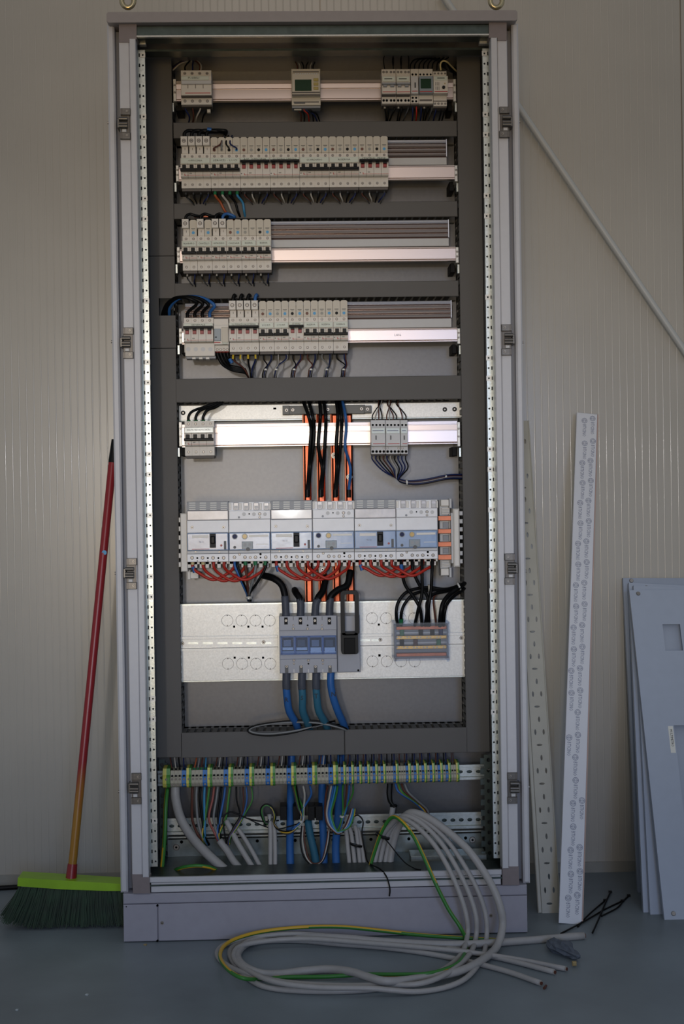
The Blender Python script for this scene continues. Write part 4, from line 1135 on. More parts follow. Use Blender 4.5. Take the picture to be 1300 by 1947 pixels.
# ================================================================== TERMINAL STRIP
YM = 0.175
slotted_rail('terminal_rail', 'slotted steel DIN rail under the coloured terminal blocks', 300, 936, 1458.5, 1487, 0.225, 36, 'galvanised', screws=((304, 1470), (929, 1461)))
zt1 = P(340, 1466, YM).z; zt0 = P(340, 1498.5, YM).z
def tmesh(kind, w):
    key = ('term', kind, round(w, 5))
    def f():
        mb = MB(); h = zt1-zt0; a = w/2-.0002
        prof = [(.05, .002), (.012, 0), (.004, .004), (0, h*.3), (0, h*.62), (.006, h*.72), (.010, h*.98), (.05, h)]
        if kind == 'E':
            prof = [(.05, .001), (.010, -.001), (.003, .003), (-.001, h*.28), (-.001, h*.64), (.004, h*.76), (.008, h+.005), (.05, h+.006)]
            mb.prism(prof, -a, 0.0, 0); mb.prism(prof, 0.0, a, 1)
        else: mb.prism(prof, -a, a, 0)
        return mb
    mats = {'G': ['term_grey'], 'B': ['term_blue'], 'E': ['term_yellow', 'term_green']}[kind]
    return bmesh_cached(key, f, 'terminal_block', mats)
TERM = {}
def terminal(kind, px0, px1, label, key):
    pm = (px0+px1)/2
    c = P(pm, 1482-.0195*(pm-340), YM); w = (px1-px0)*(YM-EYE.y)/FPX
    o = bpy.data.objects.new('terminal_block', tmesh(kind, w)); COL.objects.link(o)
    o.location = (c.x, YM, zt0); WL[o.name] = Vector((c.x, YM, zt0))
    tag(o, label, 'terminal block', {'G': 'grey terminal blocks', 'B': 'blue terminal blocks', 'E': 'green-yellow earth terminal blocks'}[kind])
    r = round(min(w*.33, .0028), 4); h = zt1-zt0
    inst(screw_mesh(r, 'dark'), 'screw', o, (0, -.0012 if kind == 'E' else -.0006, h*.52)); inst(screw_mesh(r, 'dark'), 'screw', o, (0, .0012, h*.20))
    if kind != 'E': inst(screw_mesh(r, 'hole'), 'entry', o, (0, .0020, h*.70))
    TERM[key] = (c.x, pm)
x = 309.0
terminal('E', x, x+14, 'double-width green-yellow earth terminal starting the strip', 'E0'); x = 323.5
for c in range(8):
    for k in range(3):
        terminal('G', x, x+7.2, '%s grey terminal block in the %s large cluster, counted from the big grey cable' % (ORD[k], ORD[c]), ('L', c, k)); x += 7.2
    terminal('B', x, x+8.9, 'blue terminal block in the %s large cluster, counted from the big grey cable' % ORD[c], ('L', c, 3)); x += 8.9
    terminal('E', x, x+9.4, 'green-yellow terminal closing the %s large cluster, counted from the big grey cable' % ORD[c], ('L', c, 4)); x += 9.4
small = [1]*6+[3]*2+[1]*5
for c, g in enumerate(small):
    gw = 5.2 if g == 1 else 4.6
    for k in range(g):
        terminal('G', x, x+gw, ('%sgrey terminal block in the %s small cluster, counted from the large clusters' % ((ORD[k]+' ') if g > 1 else 'lone ', ORD[c])), ('S', c, k)); x += gw
    terminal('B', x, x+5, 'slim blue terminal block in the %s small cluster, counted from the large clusters' % ORD[c], ('S', c, 3)); x += 5
    terminal('E', x, x+5, 'slim green-yellow terminal closing the %s small cluster, counted from the large clusters' % ORD[c], ('S', c, 4)); x += 5
for k in range(2):
    terminal('G', x, x+5, '%s grey terminal block before the last earth terminal of the strip' % ORD[k], ('Z', k)); x += 5
terminal('E', x, x+6, 'last green-yellow earth terminal beside the bare end of the rail', 'E1')

# wires rising from the terminals into the deep trunking
zH5 = P(620, 1434, YD).z
def rise(key, col, label, dx=0.0, ferr=None, grp='wires rising from the terminal strip', r=1.5, top=.012):
    xx, pm = TERM[key]
    a = Vector((xx, YM+.016, zt1-.004)); b = Vector((xx+dx*.35, YM+.026, zt1+.010)); c = Vector((xx+dx, YD+.035, zH5+top))
    WIRE(label, col, r, [a, b, b.lerp(c, .55)+Vector((0, -.004, .002)), c], group=grp, n=6, sub=4, ferrule=ferr or 'black', fl=.008)
cols = [('brown', 'white', 'black', 'dkblue')]*8
cols[1] = ('orange', 'grey', 'brown', 'lightblue')
for c in range(8):
    for k in range(4):
        t_ = ('%s grey' % ORD[k]) if k < 3 else 'blue'
        cn_ = {'dkblue': 'dark blue', 'lightblue': 'light blue'}.get(cols[c][k], cols[c][k])
        rise(('L', c, k), cols[c][k], '%s wire rising from the %s terminal of the %s large cluster' % (cn_, t_, ORD[c]), dx=(0.010-.003*k) if c != 0 else -.012+.002*k, ferr='green' if c == 1 else None, r=2.0 if c == 1 else 1.6)
for c, g in enumerate(small):
    for k in list(range(g))+[3]:
        if k == 1 and g == 3: continue
        cl = 'dkblue' if k == 3 else ('brown' if c % 2 else 'black')
        rise(('S', c, k), cl, '%s wire rising from the %s terminal of the %s small cluster' % ('dark blue' if k == 3 else cl, 'blue' if k == 3 else (ORD[k]+' grey' if g > 1 else 'grey'), ORD[c]), dx=.004-.001*k+random.uniform(-.002, .002), r=1.3)
for k in range(2): rise(('Z', k), 'brown', 'thin brown wire rising from the %s of the last two grey terminals' % ORD[k], dx=.002-.004*k, r=1.0)

# ================================================================== WIRES AT THE BREAKERS
zH = {'1': P(600, 231, YD).z, '2': P(600, 384.5, YD).z, '3': P(600, 536, YD).z, '4': P(605, 717, YD).z}
REF = {'a0': 'OFFICINA breaker', 'a1': 'SERVIZI - LUCI breaker', 'a2': 'ASP. OFFICINA breaker', 'a3': 'QUADRO UFFICIO breaker', 'a4': 'GUARDIANO breaker', 'a5': 'four-pole RISERVA breaker', 'a6': 'CENTRAL. PRESE breaker',
       'b0': 'RIARMO breaker', 'b1': 'CANCELLO breaker', 'b2': 'ANTINCENDIO breaker', 'b3': 'CALDAIA breaker', 'b4': 'grey-dotted RISERVA breaker, half empty rail', 'b5': 'black-dotted RISERVA breaker, half empty rail',
       'd0': 'LUCI EST. breaker', 'd1': 'LUCI INT. breaker', 'd2': 'CITOFONO breaker', 'd3': 'brown-dotted RISERVA breaker, L406 rail', 'd4': 'grey-dotted RISERVA breaker, L406 rail', 'd5': 'black-dotted RISERVA breaker, L406 rail'}
CN = {'dkblue': 'dark blue', 'lightblue': 'light blue', 'bigblue': 'bright blue', 'cablegrey': 'grey', 'darkgrey': 'dark grey'}
def drop(key, i, col, xe, ze, r=1.7, sag=0.010, ferr=None, extra='', grp='wires hanging from the breakers', Yd=None):
    a = Vector((pole(key, i), YT+.020, BRK[key][1]-.003)); e = Vector((xe, Yd or YD+.030, ze))
    m1 = Vector((a.x, YT+.020, a.z-.012)); m2 = a.lerp(e, .62); m2.y = YT+.030; m2.z -= sag*.4
    WIRE('%s wire %sleaving the %s pole of the %s' % (CN.get(col, col), extra, ORD[i], REF[key]), col, r, [a, m1, m2, e], group=grp, n=6, sub=5, ferrule=ferr, fl=.008)
for j in range(7):
    k = 'a%d' % j
    if j == 1: continue
    xc = BRK[k][0]+2*MOD+.002
    for i, col in enumerate(('brown', 'white', 'black', 'dkblue') if j else ('black', 'black', 'black', 'dkblue')):
        drop(k, i, col, xc+(i-1.5)*.005, zH['2']-.006, 1.9, ferr='darkgrey')
        if i in (0, 3): drop(k, i, 'darkgrey', xc+(i-1.5)*.006+.004, zH['2']-.006, 1.4, extra='thinner ', sag=.02)
# thick leads of the SERVIZI breaker crossing in front of the trunking to the row below
for i, (col, ex, ey) in enumerate((('orange', 441, 417), ('white', 450, 418), ('black', 459, 418), ('lightblue', 467, 417))):
    x0 = pole('a1', i); a = Vector((x0, YT+.012, BRK['a1'][1]-.002))
    WIRE('%s lead with green ferrule crossing the trunking below the SERVIZI - LUCI breaker' % CN.get(col, col), col, 3.0,
         [a, Vector((x0, YT+.010, a.z-.014)), P(409+i*14+10, 385, YD-.016), P(428+i*12, 402, YD-.012), P(ex, ey, YD+.012), P(ex+4, ey+7, YD+.03)], group='thick leads between the upper rows', ferrule='green', fl=.013)
# short coloured jumpers over its plug modules
for i, (col, tx) in enumerate((('brown', 422), ('grey', 423), ('black', 431), ('dkblue', 438))):
    xx = pole('a1', i); zz = BRK['a1'][1]+H+.0075
    WIRE('%s jumper plugged into the %s module above the SERVIZI - LUCI breaker' % (CN.get(col, col), ORD[i]), col, 1.9, [Vector((xx, YR-.0485, zz)), Vector((xx, YR-.055, zz+.003)), P(tx-3+i, 274, YR-.054), P(tx, 264, YR-.04), P(tx+3, 258, YD-.008)], group='jumpers over the SERVIZI - LUCI breaker')
# heavy black leads bending over the OFFICINA supply connectors
zc = BRK['a0'][1]+H+.0385
for i in range(4):
    xx = pole('a0', i)
    WIRE(('heavy black lead bending into the %s supply connector above OFFICINA' % ORD[i]) if i < 3 else 'heavy black lead with a blue sleeve entering the last supply connector above OFFICINA', 'black', 4.2,
         [Vector((xx, YR-.040, zc-.002)), Vector((xx, YR-.041, zc+.012)), Vector((xx+.012, YR-.036, zc+.020)), Vector((xx+.045, YR-.030-.004*i, zc+.017)), P(424+i*1.5, 249+i*2, YD-.008), P(428, 258, YD+.01)], group='heavy leads above OFFICINA', n=8, ferrule='red', fl=.005)
sl = put(MB().cyl(P(394, 246, YR-.038), P(402, 247, YR-.038)-P(394, 246, YR-.038), .0050, 10), 'cable_sleeve', ['wire_bigblue']); tag(sl, 'blue sleeve on the heavy lead above the OFFICINA connectors', 'cable sleeve')
# --- half empty rail
zc3 = BRK['b0'][1]+H+.0385
hz = [('b0', 0), ('b1', 0), ('b2', 0), ('b2', 1)]
for q, (k, i) in enumerate(hz):
    xx = pole(k, i); col = 'black' if q < 3 else 'bigblue'
    WIRE('heavy %s lead bending over the connector of the %s%s' % (CN.get(col, col), REF[k], ', second pole' if q == 3 else ''), col, 3.6,
         [Vector((xx, YR-.036, zc3-.002)), Vector((xx, YR-.038, zc3+.010)), Vector((xx+.010, YR-.034, zc3+.017)), Vector((xx+.028, YR-.030, zc3+.013-.001*q)), P(420+q*3, 413, YD+.0), P(430+q*4, 419, YD+.03)], group='heavy leads above the half empty rail', n=8, ferrule='green' if q < 3 else None, fl=.005)
for q, px in enumerate((374, 391, 408)):
    o = BX(None, 'bus_jumper', 'copper_dull', px-5, 409.5, px+5, 413, YR-.03, YR-.02); tag(o, 'small copper-coloured bridge above the %s breaker, half empty rail' % ['RIARMO', 'CANCELLO', 'ANTINCENDIO'][q], 'jumper', 'copper bridges above the two-pole row')
for j in range(6):
    k = 'b%d' % j; xc = BRK[k][0]+MOD+.004
    drop(k, 0, 'black', xc-.004, zH['3']-.006, 1.7, ferr='white'); drop(k, 1, 'dkblue', xc+.001, zH['3']-.006, 1.9)
    drop(k, 1, 'black', xc+.005, zH['3']-.006, 1.5, sag=.03, extra='looping '); drop(k, 0, 'darkgrey', xc+.003, zH['3']-.006, 1.3, sag=.025, extra='thin ')
# --- GENERALE feeders
zb4 = BRK['c0'][1]+H
for i, col in enumerate(('black', 'black', 'black', 'bigblue')):
    xx = pole('c0', i)
    lab = ['black feeder arching from the trunking cut-out to the %s GENERALE pole' % ORD[i], 'blue feeder arching from the trunking cut-out to the last GENERALE pole'][col == 'bigblue']
    WIRE(lab, col, 4.0, [Vector((xx, YT+.012, zb4-.004)), Vector((xx, YT+.008, zb4+.014)), P(374+i*11, 577+i*1, YT-.006), P(357+i*8, 567-i*.5, YT-.012+.006*i), P(335+i*3, 566, YT+.006), P(318+i*2, 577+i*2, YD-.004), P(310+i*4, 594+i*2, YD+.02), P(308+i*5, 606, YD+.05)], group='feeders of the GENERALE breaker', n=8, cat='cable', name='cable', ferrule='brown', fl=.007)
for i in range(4):
    col = 'black' if i < 3 else 'bigblue'
    px = 413+i*6.3
    WIRE(('black cable curving from the %s terminal of the earth-leakage add-on' % ORD[i]) if i < 3 else 'blue-sleeved cable curving from the last terminal of the earth-leakage add-on', 'black', 3.4, [P(px, 667, YT+.012), P(px+1, 676, YT+.012), P(px+10-i*2, 693-i*3, YT+.016), P(442-i*2, 704-i*3, YT+.026), P(466, 709-i*2, YT+.034), P(474, 719, YD+.03)], group='cables below the earth-leakage add-on', n=8, cat='cable', name='cable', ferrule='red', fl=.004)
sl = put(MB().cyl(P(436, 682, YT+.008), P(441, 690, YT+.010)-P(436, 682, YT+.008), .0046, 10), 'cable_sleeve', ['wire_bigblue']); tag(sl, 'blue sleeve on the cable under the earth-leakage add-on', 'cable sleeve')
REF['c1'] = 'ILLUMINAZIONE ESTERNA breaker'
for i, cc in enumerate((('brown',), ('white', 'grey'), ('black',), ('dkblue', 'darkgrey'))):
    for q, col in enumerate(cc):
        xx = pole('c1', i)+(q-.3)*.003
        WIRE('%s wire below the %s yellow ferrule of the ILLUMINAZIONE ESTERNA breaker' % (CN.get(col, col), ORD[i]), col, 2.0, [Vector((xx, YT+.014, BRK['c1'][1]-.002)), Vector((xx, YT+.012, BRK['c1'][1]-.018)), P(462+i*6+q*3, 699, YT+.026), P(471+i*2.5+q, 713, YD-.004), P(473+i*2+q, 721, YD+.03)], group='wires below the ILLUMINAZIONE ESTERNA breaker', ferrule='yellow' if q == 0 else None, fl=.015)
for i in range(4):
    xx = pole('c1', i); col = 'black' if i < 3 else 'bigblue'; zz = BRK['c1'][1]+H+.0385
    WIRE('heavy %s lead standing on the %s connector of the ILLUMINAZIONE ESTERNA breaker' % (CN.get(col, col), ORD[i]), col, 4.0, [Vector((xx, YR-.038, zz-.002)), Vector((xx+.001, YR-.038, zz+.010)), Vector((xx+.004, YR-.030, zz+.018)), Vector((xx+.006, YD+.03, zz+.020))], group='heavy leads above the L406 rail', n=8)
d4 = [('black', 'dkblue', 'darkgrey'), ('white', 'dkblue', 'grey'), ('black', 'dkblue', 'brown'), ('brown', 'dkblue', 'darkgrey'), ('grey', 'dkblue', 'darkgrey'), ('black', 'dkblue', 'brown')]
ends = [502, 522, 556, 588, 618, 650]
for j in range(6):
    k = 'd%d' % j
    for q, col in enumerate(d4[j]):
        i = 0 if q == 0 else 1
        a = Vector((pole(k, i)+(.0035 if q == 2 else 0), YT+.020, BRK[k][1]-.003))
        nx = ends[j]+q*3; ty = 702
        WIRE('%s wire %sleaving the %s pole of the %s' % (CN.get(col, col), 'also ' if q == 2 else '', ORD[i], REF[k]), col, 1.7, [a, Vector((a.x, a.y, a.z-.014)), P(nx+6-q*1.5, ty-8, YT+.030), P(nx, ty, YT+.034), P(nx-3+j*.4, 712, YD-.004), P(nx-3, 722, YD+.03)], group='wires hanging from the L406 rail breakers', n=6, sub=5)
    TIE('clear cable tie on the wires below the %s' % REF[k], ends[j]+3, 703, YT+.034, 4.6, (0.1, 0, 1))
# --- top rail
for i, (col, ex) in enumerate((('dkblue', 358), ('brown', 366), ('white', 372), ('black', 384))):
    q = 351.5+i*14
    WIRE('%s wire under the %s terminal of the FUSIBILI isolator' % (CN.get(col, col), ORD[i]), col, 2.0, [P(q, 200, YT+.022), P(q+1, 208, YT+.022), P(ex+2, 222, YT+.035), P(ex, 236, YD+.03)], group='wires of the FUSIBILI isolator')
for i, (col, q) in enumerate((('black', 352), ('dkblue', 366), ('brown', 379.5), ('white', 381.5))):
    WIRE('%s wire arching behind the top of the FUSIBILI isolator' % CN.get(col, col), col, 2.0, [P(q, 136, YT+.03), P(q, 126-i, YT+.045), P(362+i*3, 113+i, YT+.06), P(345, 117+i, YD+.02), P(328, 128+i*2, YD+.03)], group='wires arching over the FUSIBILI isolator')
TIE('clear cable tie on the wires arching over the FUSIBILI isolator', 354, 111, YT+.055, 5, (1, 0, .2))
for i, (col, q) in enumerate((('brown', 565), ('white', 570), ('black', 577), ('white', 590), ('black', 595), ('black', 582))):
    WIRE('%s wire standing behind the controller top, %s from the fuse end' % (col, ORD[i]), col, 1.6, [P(q, 135, YT+.03), P(q, 126, YT+.045), P(q+(-3 if i < 3 else 3), 119, YT+.06), P(q+(-6 if i < 3 else 4), 117, YB-.01)], group='wires above the controller', n=6)
for i, (col, q, ex) in enumerate((('brown', 566, 572), ('red', 577, 588), ('dkblue', 582, 605), ('black', 586, 596), ('black', 572, 578), ('black', 590, 609))):
    WIRE('%s wire hanging under the controller, %s from the fuse end' % (CN.get(col, col), ORD[i]), col, 1.6, [P(q, 202, YT+.02), P(q+1, 210, YT+.02), P((q+ex)/2+3, 218, YT+.03), P(ex, 236, YD+.03)], group='wires below the controller', n=6)
o = BX(None, 'din_clip', 'warm_white', 559, 207, 573, 209, YT+.004, YT+.012); tag(o, 'small white clip below the controller on the top rail', 'clip')
for i, (a, b, h) in enumerate(((731, 748, 96), (748, 763, 95.5), (763, 777, 99.5))):
    WIRE('thin black loop standing above the contactors, %s from the controller' % ORD[i], 'black', 1.2, [P(a, 132, YT+.025), P(a-2, 113, YT+.03), P(a+3, h+2, YT+.03), P((a+b)/2, h-1, YT+.03), P(b-3, h+2, YT+.03), P(b, 113, YT+.03), P(b-1, 132, YT+.025)], group='black loops above the contactors', n=6)
for i in range(8):
    q = 779+i*8.5
    WIRE('black wire arching from the contactor group towards the trunking, %s of eight' % ORD[i], 'black', 1.7, [P(q, 133, YT+.026), P(q+2, 121-i*.3, YT+.032), P(q+14, 112-i*.4, YT+.04), P(830+i, 112+i*1.5, YT+.045), P(850+i, 122+i*2, YD+.0), P(872, 132+i*2, YD+.03)], group='black wires above the contactor group', n=6)
WIRE('cream cable hooked over the power supply and into the trunking', 'cream', 2.2, [P(838, 134, YT+.012), P(837, 122, YT+.008), P(842, 116, YT+.004), P(850, 118, YT+.006), P(858, 126, YD-.014), P(866, 134, YD+.01), P(874, 140, YD+.04)], name='cable', cat='cable')
for i, (q, ex, col) in enumerate(((731, 734, 'black'), (737, 736, 'black'), (749, 738, 'black'), (757, 754, 'black'), (763, 757, 'black'), (775, 764, 'darkgrey'), (784, 783, 'dkblue'), (791, 790, 'red'), (800, 798, 'dkblue'), (806, 803, 'black'), (813, 806, 'black'), (820, 812, 'darkgrey'), (828, 822, 'dkblue'), (838, 833, 'black'), (845, 838, 'black'))):
    WIRE('%s wire dropping from the contactor group, %s from the controller' % (CN.get(col, col), ORD[i]), col, 1.9, [P(q, 199, YT+.022), P(q+.5, 208, YT+.022), P((q+ex)/2+1, 219, YT+.032), P(ex, 236, YD+.03)], group='wires below the contactor group', n=6, ferrule={0: 'white', 3: 'white', 9: 'white', 13: 'yellow'}.get(i), fl=.010)
# --- wide rail
for i in range(3):
    q = pole('e0', i)
    WIRE('black lead with green ferrule rising from the %s pole on the wide rail' % ORD[i], 'black', 3.4, [Vector((q, YT+.014, BRK['e0'][1]+H-.002)), Vector((q, YT+.012, BRK['e0'][1]+H+.012)), P(366+i*14, 782-i*1, YT+.016), P(390+i*9, 773+i*1, YT+.03), P(412+i*5, 766, YD+.0), P(424+i*4, 758, YD+.03)], group='leads with green ferrules on the wide rail', n=8, ferrule='green', fl=.006)
for i, (q, tx, col) in enumerate(((708, 722, 'black'), (714, 724, 'white'), (720, 719, 'brown'), (726, 720, 'black'), (735, 742, 'brown'), (740, 739, 'white'), (747, 736, 'brown'), (753, 736, 'black'), (764, 756, 'brown'), (771, 753, 'black'))):
    WIRE('%s wire above the impulse relays, %s from the copper bars' % (col, ORD[i]), col, 1.5, [P(q, 800, YT+.02), P(q, 790, YT+.022), P(q+(tx-q)*.45, 779, YT+.03), P(tx, 768, YD+.004), P(tx+2, 758, YD+.03)], group='wires above the impulse relays', n=6)
for i in range(10):
    q = 708+i*7; col = ('dkblue', 'dkblue', 'black', 'brown', 'dkblue', 'white', 'black', 'dkblue', 'dkblue', 'black')[i]
    WIRE('%s wire fanning down from the impulse relays, %s from the copper bars' % (CN.get(col, col), ORD[i]), col, 1.7, [P(q, 863, YT+.02), P(q, 874, YT+.02), P(q+4+(9-i)*1.6, 894-(i*.4), YT+.03), P(752+i*.6, 908+i*.6, YT+.04), P(775+i, 914+i*.8, YT+.045), P(810, 911+i*.9, YT+.045), P(850, 903+i*.9, YD+.0), P(884, 902+i, YD+.03)], group='wires fanning below the impulse relays', n=6)
for i, q in enumerate(((773, 917), (847, 906))): TIE('clear cable tie on the bundle below the impulse relays, %s' % ['at the bend', 'near the trunking'][i], q[0], q[1], YT+.045, 7.5, (1, 0, .1))
# --- black and blue cables along the copper bars
vc = [('black', 576, 590, 584), ('black', 586, 596, 587), ('black', 606, 606, 609), ('black', 614, 618, 612), ('black', 638, 640, 637), ('black', 644, 648, 640), ('bigblue', 650, 657, 663)]
for i, (col, x0, x1, x2) in enumerate(vc):
    en = 944
    pts = [P(x0, 758, YD+.03), P(x0+2, 768, YD+.01), P((x0+x1)/2+3, 790, YD-.03), P(x1+1, 815, YR-.022), P(x1-1, 850, YR-.020), P(x2+3, 890, YR+.0), P(x2+.5, 925, YT+.010), P(x2, en, YT+.006)]
    o = WIRE('%s cable running down the copper bars to the residual current unit, %s' % (CN.get(col, col), ORD[i]), col, 4.2 if i < 6 else 3.6, pts, cat='cable', name='cable', group='cables along the copper bars', n=8)
    if i in (0, 2, 4, 6): put(MB().cyl(P(x2, 931, YT+.004), P(x2, 946, YT+.004)-P(x2, 931, YT+.004), .0054, 10), 'lug', ['black_plastic'], o)
# --- red jumper loops under the moulded case breakers
for pr in range(3):
    xa, xb = ux[2*pr], ux[2*pr+1]; p = pv(xa); pb = pv(xb)
    for i in range(4):
        s_, e_ = xa+11+i*20, xb+[11, 31, 51, 70][i]
        lo = p+92-abs(i-1.5)*2-(pr == 2)*4
        first = 'blue' if i == 0 else ''
        o = WIRE('red jumper loop from the %s terminal of the %s toggle breaker%s' % (ORD[i], ORD[pr], ', blue-sleeved' if i == 0 else ''), 'red', 3.6,
             [P(s_, p+55, YP+.022), P(s_+1, p+66, YP+.020), P(s_+12, lo-13, YP+.016-.004*i), P((s_+e_)/2, lo, YP+.012-.005*i), P(e_-12, lo-13, YP+.018-.003*i), P(e_-1, pb+66, YP+.024), P(e_, pb+55, YP+.026)], group='red jumper loops', cat='cable', name='cable', n=8)
        if i == 0: put(MB().cyl(P(s_+.5, p+64, YP+.020), P(s_+4, p+75, YP+.019)-P(s_+.5, p+64, YP+.020), .0042, 10), 'sleeve', ['wire_bigblue'], o)
        if i < 2 and pr == 0: put(MB().cyl(P(s_, p+55, YP+.02), P(s_, p+60, YP+.02)-P(s_, p+55, YP+.02), .0046, 10), 'ferrule', ['wire_cream'], o)
for i, (col, q) in enumerate((('bigblue', 446), ('black', 451), ('brown', 466), ('grey', 485), ('black', 504))):
    o = WIRE('%s cable leaving the first residual current unit downwards%s' % (CN.get(col, col), ' beside the blue one' if i == 1 else ''), col, 3.2, [P(q, 1066, YP+.012), P(q+1, 1078, YP+.008), P(q+(472-q)*.45+1, 1105, YP+.012), P(469+i*1.5, 1128, YP+.04), P(472+i, 1142, YG+.02)], group='cables below the first residual current unit', cat='cable', name='cable', n=8)
    if i in (2, 3, 4): put(MB().cyl(P(q, 1066, YP+.011), P(q+.5, 1075, YP+.009)-P(q, 1066, YP+.011), .0044, 10), 'ferrule', ['wire_green'], o)
TIE('clear cable tie gathering the cables below the first residual current unit', 473, 1137, YP+.055, 8, (0, .3, 1))
# copper lugs seen behind the red loops
for i, q in enumerate(((587, 1095), (613, 1083))):
    o = thing('busbar_clamp', ['bolted steel clamp behind the middle red loops, lower one', 'bolted steel clamp behind the middle red loops, upper one'][i], 'clamp', P(q[0], q[1]+6, .2)); BX(o, 'plate', 'white_end', q[0]-7, q[1]-6, q[0]+7, q[1]+6, .19, .2); SCW(o, q[0], q[1], 4.5, .19, 'steel', 'bolt')
# --- grey sleeved supply cables into the main switch
sc = [[(543.5, 1174, YS+.012), (542.5, 1150, YS+.012), (541, 1130, YS+.016), (535, 1112, YS+.022), (520, 1100, YS+.03), (500, 1094, YS+.05)],
      [(571, 1174, YS+.012), (571.5, 1150, YS+.012), (569, 1137, YS+.016), (563, 1128, YS+.03), (560, 1122, YS+.06)],
      [(598.5, 1174, YS+.012), (600, 1150, YS+.012), (605, 1136, YS+.016), (614, 1122, YS+.03), (620, 1095, YS+.05)],
      [(626, 1174, YS+.012), (626.5, 1150, YS+.012), (629, 1134, YS+.014), (642, 1122, YS+.022), (660, 1112, YS+.035), (666, 1085, YS+.05)]]
for i, pts in enumerate(sc):
    o = WIRE('thick dark supply cable with grey sleeve into the %s pole of the main switch' % ORD[i], 'black', 8.4, [P(*q) for q in pts], cat='cable', name='cable', group='supply cables above the main switch', n=10)
    a, b = P(*pts[0]), P(*pts[1]); c = P(*pts[2])
    put(MB().tube(smooth_path([a, b, b.lerp(c, .8)], 5), [.0098]*2+[.0092]*9, 12), 'sleeve', ['wire_sleeve'], o)
for i, (q, ex, col, let) in enumerate(((543.5, 562, 'bigblue', 'R'), (573, 584, 'teal', 'S'), (600, 618, 'teal', 'T'), (628, 652, 'bigblue', 'N'))):
    pts = [P(q+1, 1277, YS+.014), P(q+.5, 1300, YS+.014), P(q+(2 if i != 3 else 5), 1325, YS+.018), P((q+ex)/2+(-3 if i != 3 else 2), 1352, YS+.03), P(ex, 1374, YD-.005), P(ex+6, 1392, YD+.04)]
    o = WIRE('thick blue outgoing cable marked %s below the main switch' % let, col, 9.2, pts, cat='cable', name='cable', group='outgoing cables below the main switch', n=12)
    if i < 3: put(MB().tube(smooth_path(pts[:2]+[pts[1].lerp(pts[2], .4)], 5), .0098, 12), 'sleeve', ['wire_sleeve'], o)
    TXT(o, let, P(q+(1 if i != 3 else 6), 1331-i*3.5, YS+.0055), .011, 'ink_black')
# loose loop of two wires on the deep trunking
for i, col in enumerate(('black', 'grey')):
    k = i*3
    WIRE('%s strand of the loose wire loop lying before the jointed trunking' % col, col, 2.6, [P(664, 1392+k, YD+.02), P(650, 1382+k, YD-.010), P(600, 1371+k, YD-.014), P(540, 1372+k*.6, YD-.016), P(490, 1379+k*.4, YD-.014), P(471+k, 1388, YD-.012), P(484+k, 1396-k*.6, YD-.014), P(520, 1398-k, YD-.018), P(565, 1391-k*.7, YD-.018), P(610, 1377+k*.5, YD-.008), P(636, 1371+k, YD+.02)], group='loose wire loop', n=8)
# --- black cables into the distribution block
dbc = [('first', 4.0, [(762, 1064, YP+.02), (764, 1085, YP+.012), (770, 1112, YP+.016), (788, 1138, YP+.02), (799, 1160, YC-.005), (802, 1190, YC+.02)]),
       ('second', 4.0, [(783, 1063, YP+.02), (785, 1085, YP+.012), (797, 1112, YP+.016), (812, 1134, YP+.02), (814, 1160, YC-.002), (812, 1190, YC+.02)]),
       ('third', 4.0, [(802, 1062, YP+.02), (802, 1090, YP+.008), (802, 1128, YP+.012), (795, 1158, YC-.008), (788, 1190, YC+.02)]),
       ('fourth', 4.0, [(822, 1061, YP+.02), (821, 1090, YP+.008), (819, 1125, YP+.012), (814, 1158, YC-.01), (816, 1190, YC+.02)])]
for nm, r, pts in dbc:
    o = WIRE('%s black cable from the last residual current unit into the distribution block' % nm, 'black', r, [P(*q) for q in pts], cat='cable', name='cable', group='black cables into the distribution block', n=8)
    if nm == 'first': put(MB().cyl(P(762.5, 1074, YP+.014), P(763.5, 1086, YP+.010)-P(762.5, 1074, YP+.014), .0050, 10), 'sleeve', ['wire_bigblue'], o)
lo_ = [('outer looping', [(756, 1190, YC+.02), (753, 1165, YC), (758, 1143, YC+.004), (776, 1124, YC+.01), (812, 1117, YC+.02), (850, 1120, YC+.03), (890, 1106, YD+.03)]),
       ('inner looping', [(762, 1190, YC+.02), (763, 1165, YC), (770, 1147, YC+.004), (786, 1130, YC+.008), (816, 1122, YC+.02), (852, 1122, YC+.034), (890, 1112, YD+.03)]),
       ('middle', [(808, 1190, YC+.02), (811, 1165, YC-.002), (812, 1145, YC+.004), (824, 1130, YC+.012), (850, 1124, YC+.03), (890, 1114, YD+.03)]),
       ('thin brown', [(829, 1190, YC+.02), (826, 1165, YC), (824, 1140, YC+.008), (832, 1128, YC+.02), (856, 1120, YC+.04), (890, 1110, YD+.04)]),
       ('thick', [(836, 1190, YC+.02), (838, 1165, YC-.002), (843, 1145, YC+.002), (856, 1129, YC+.016), (874, 1116, YC+.03), (892, 1102, YD+.03)]),
       ('outermost', [(843, 1190, YC+.02), (845, 1165, YC), (850, 1148, YC+.006), (862, 1134, YC+.02), (876, 1124, YC+.034), (892, 1112, YD+.03)])]
for nm, pts in lo_:
    o = WIRE('%s cable from the distribution block to the tall trunking' % (nm if 'brown' in nm else nm + ' black'), 'brown' if 'brown' in nm else 'black', 2.4 if 'brown' in nm else (5.6 if nm == 'thick' else 3.9), [P(*q) for q in pts], cat='cable', name='cable', group='cables from the distribution block to the trunking', n=8)
    if nm == 'inner looping': put(MB().cyl(P(762, 1186, YC+.012), P(762.5, 1177, YC+.006)-P(762, 1186, YC+.012), .0054, 10), 'ferrule', ['wire_green'], o)
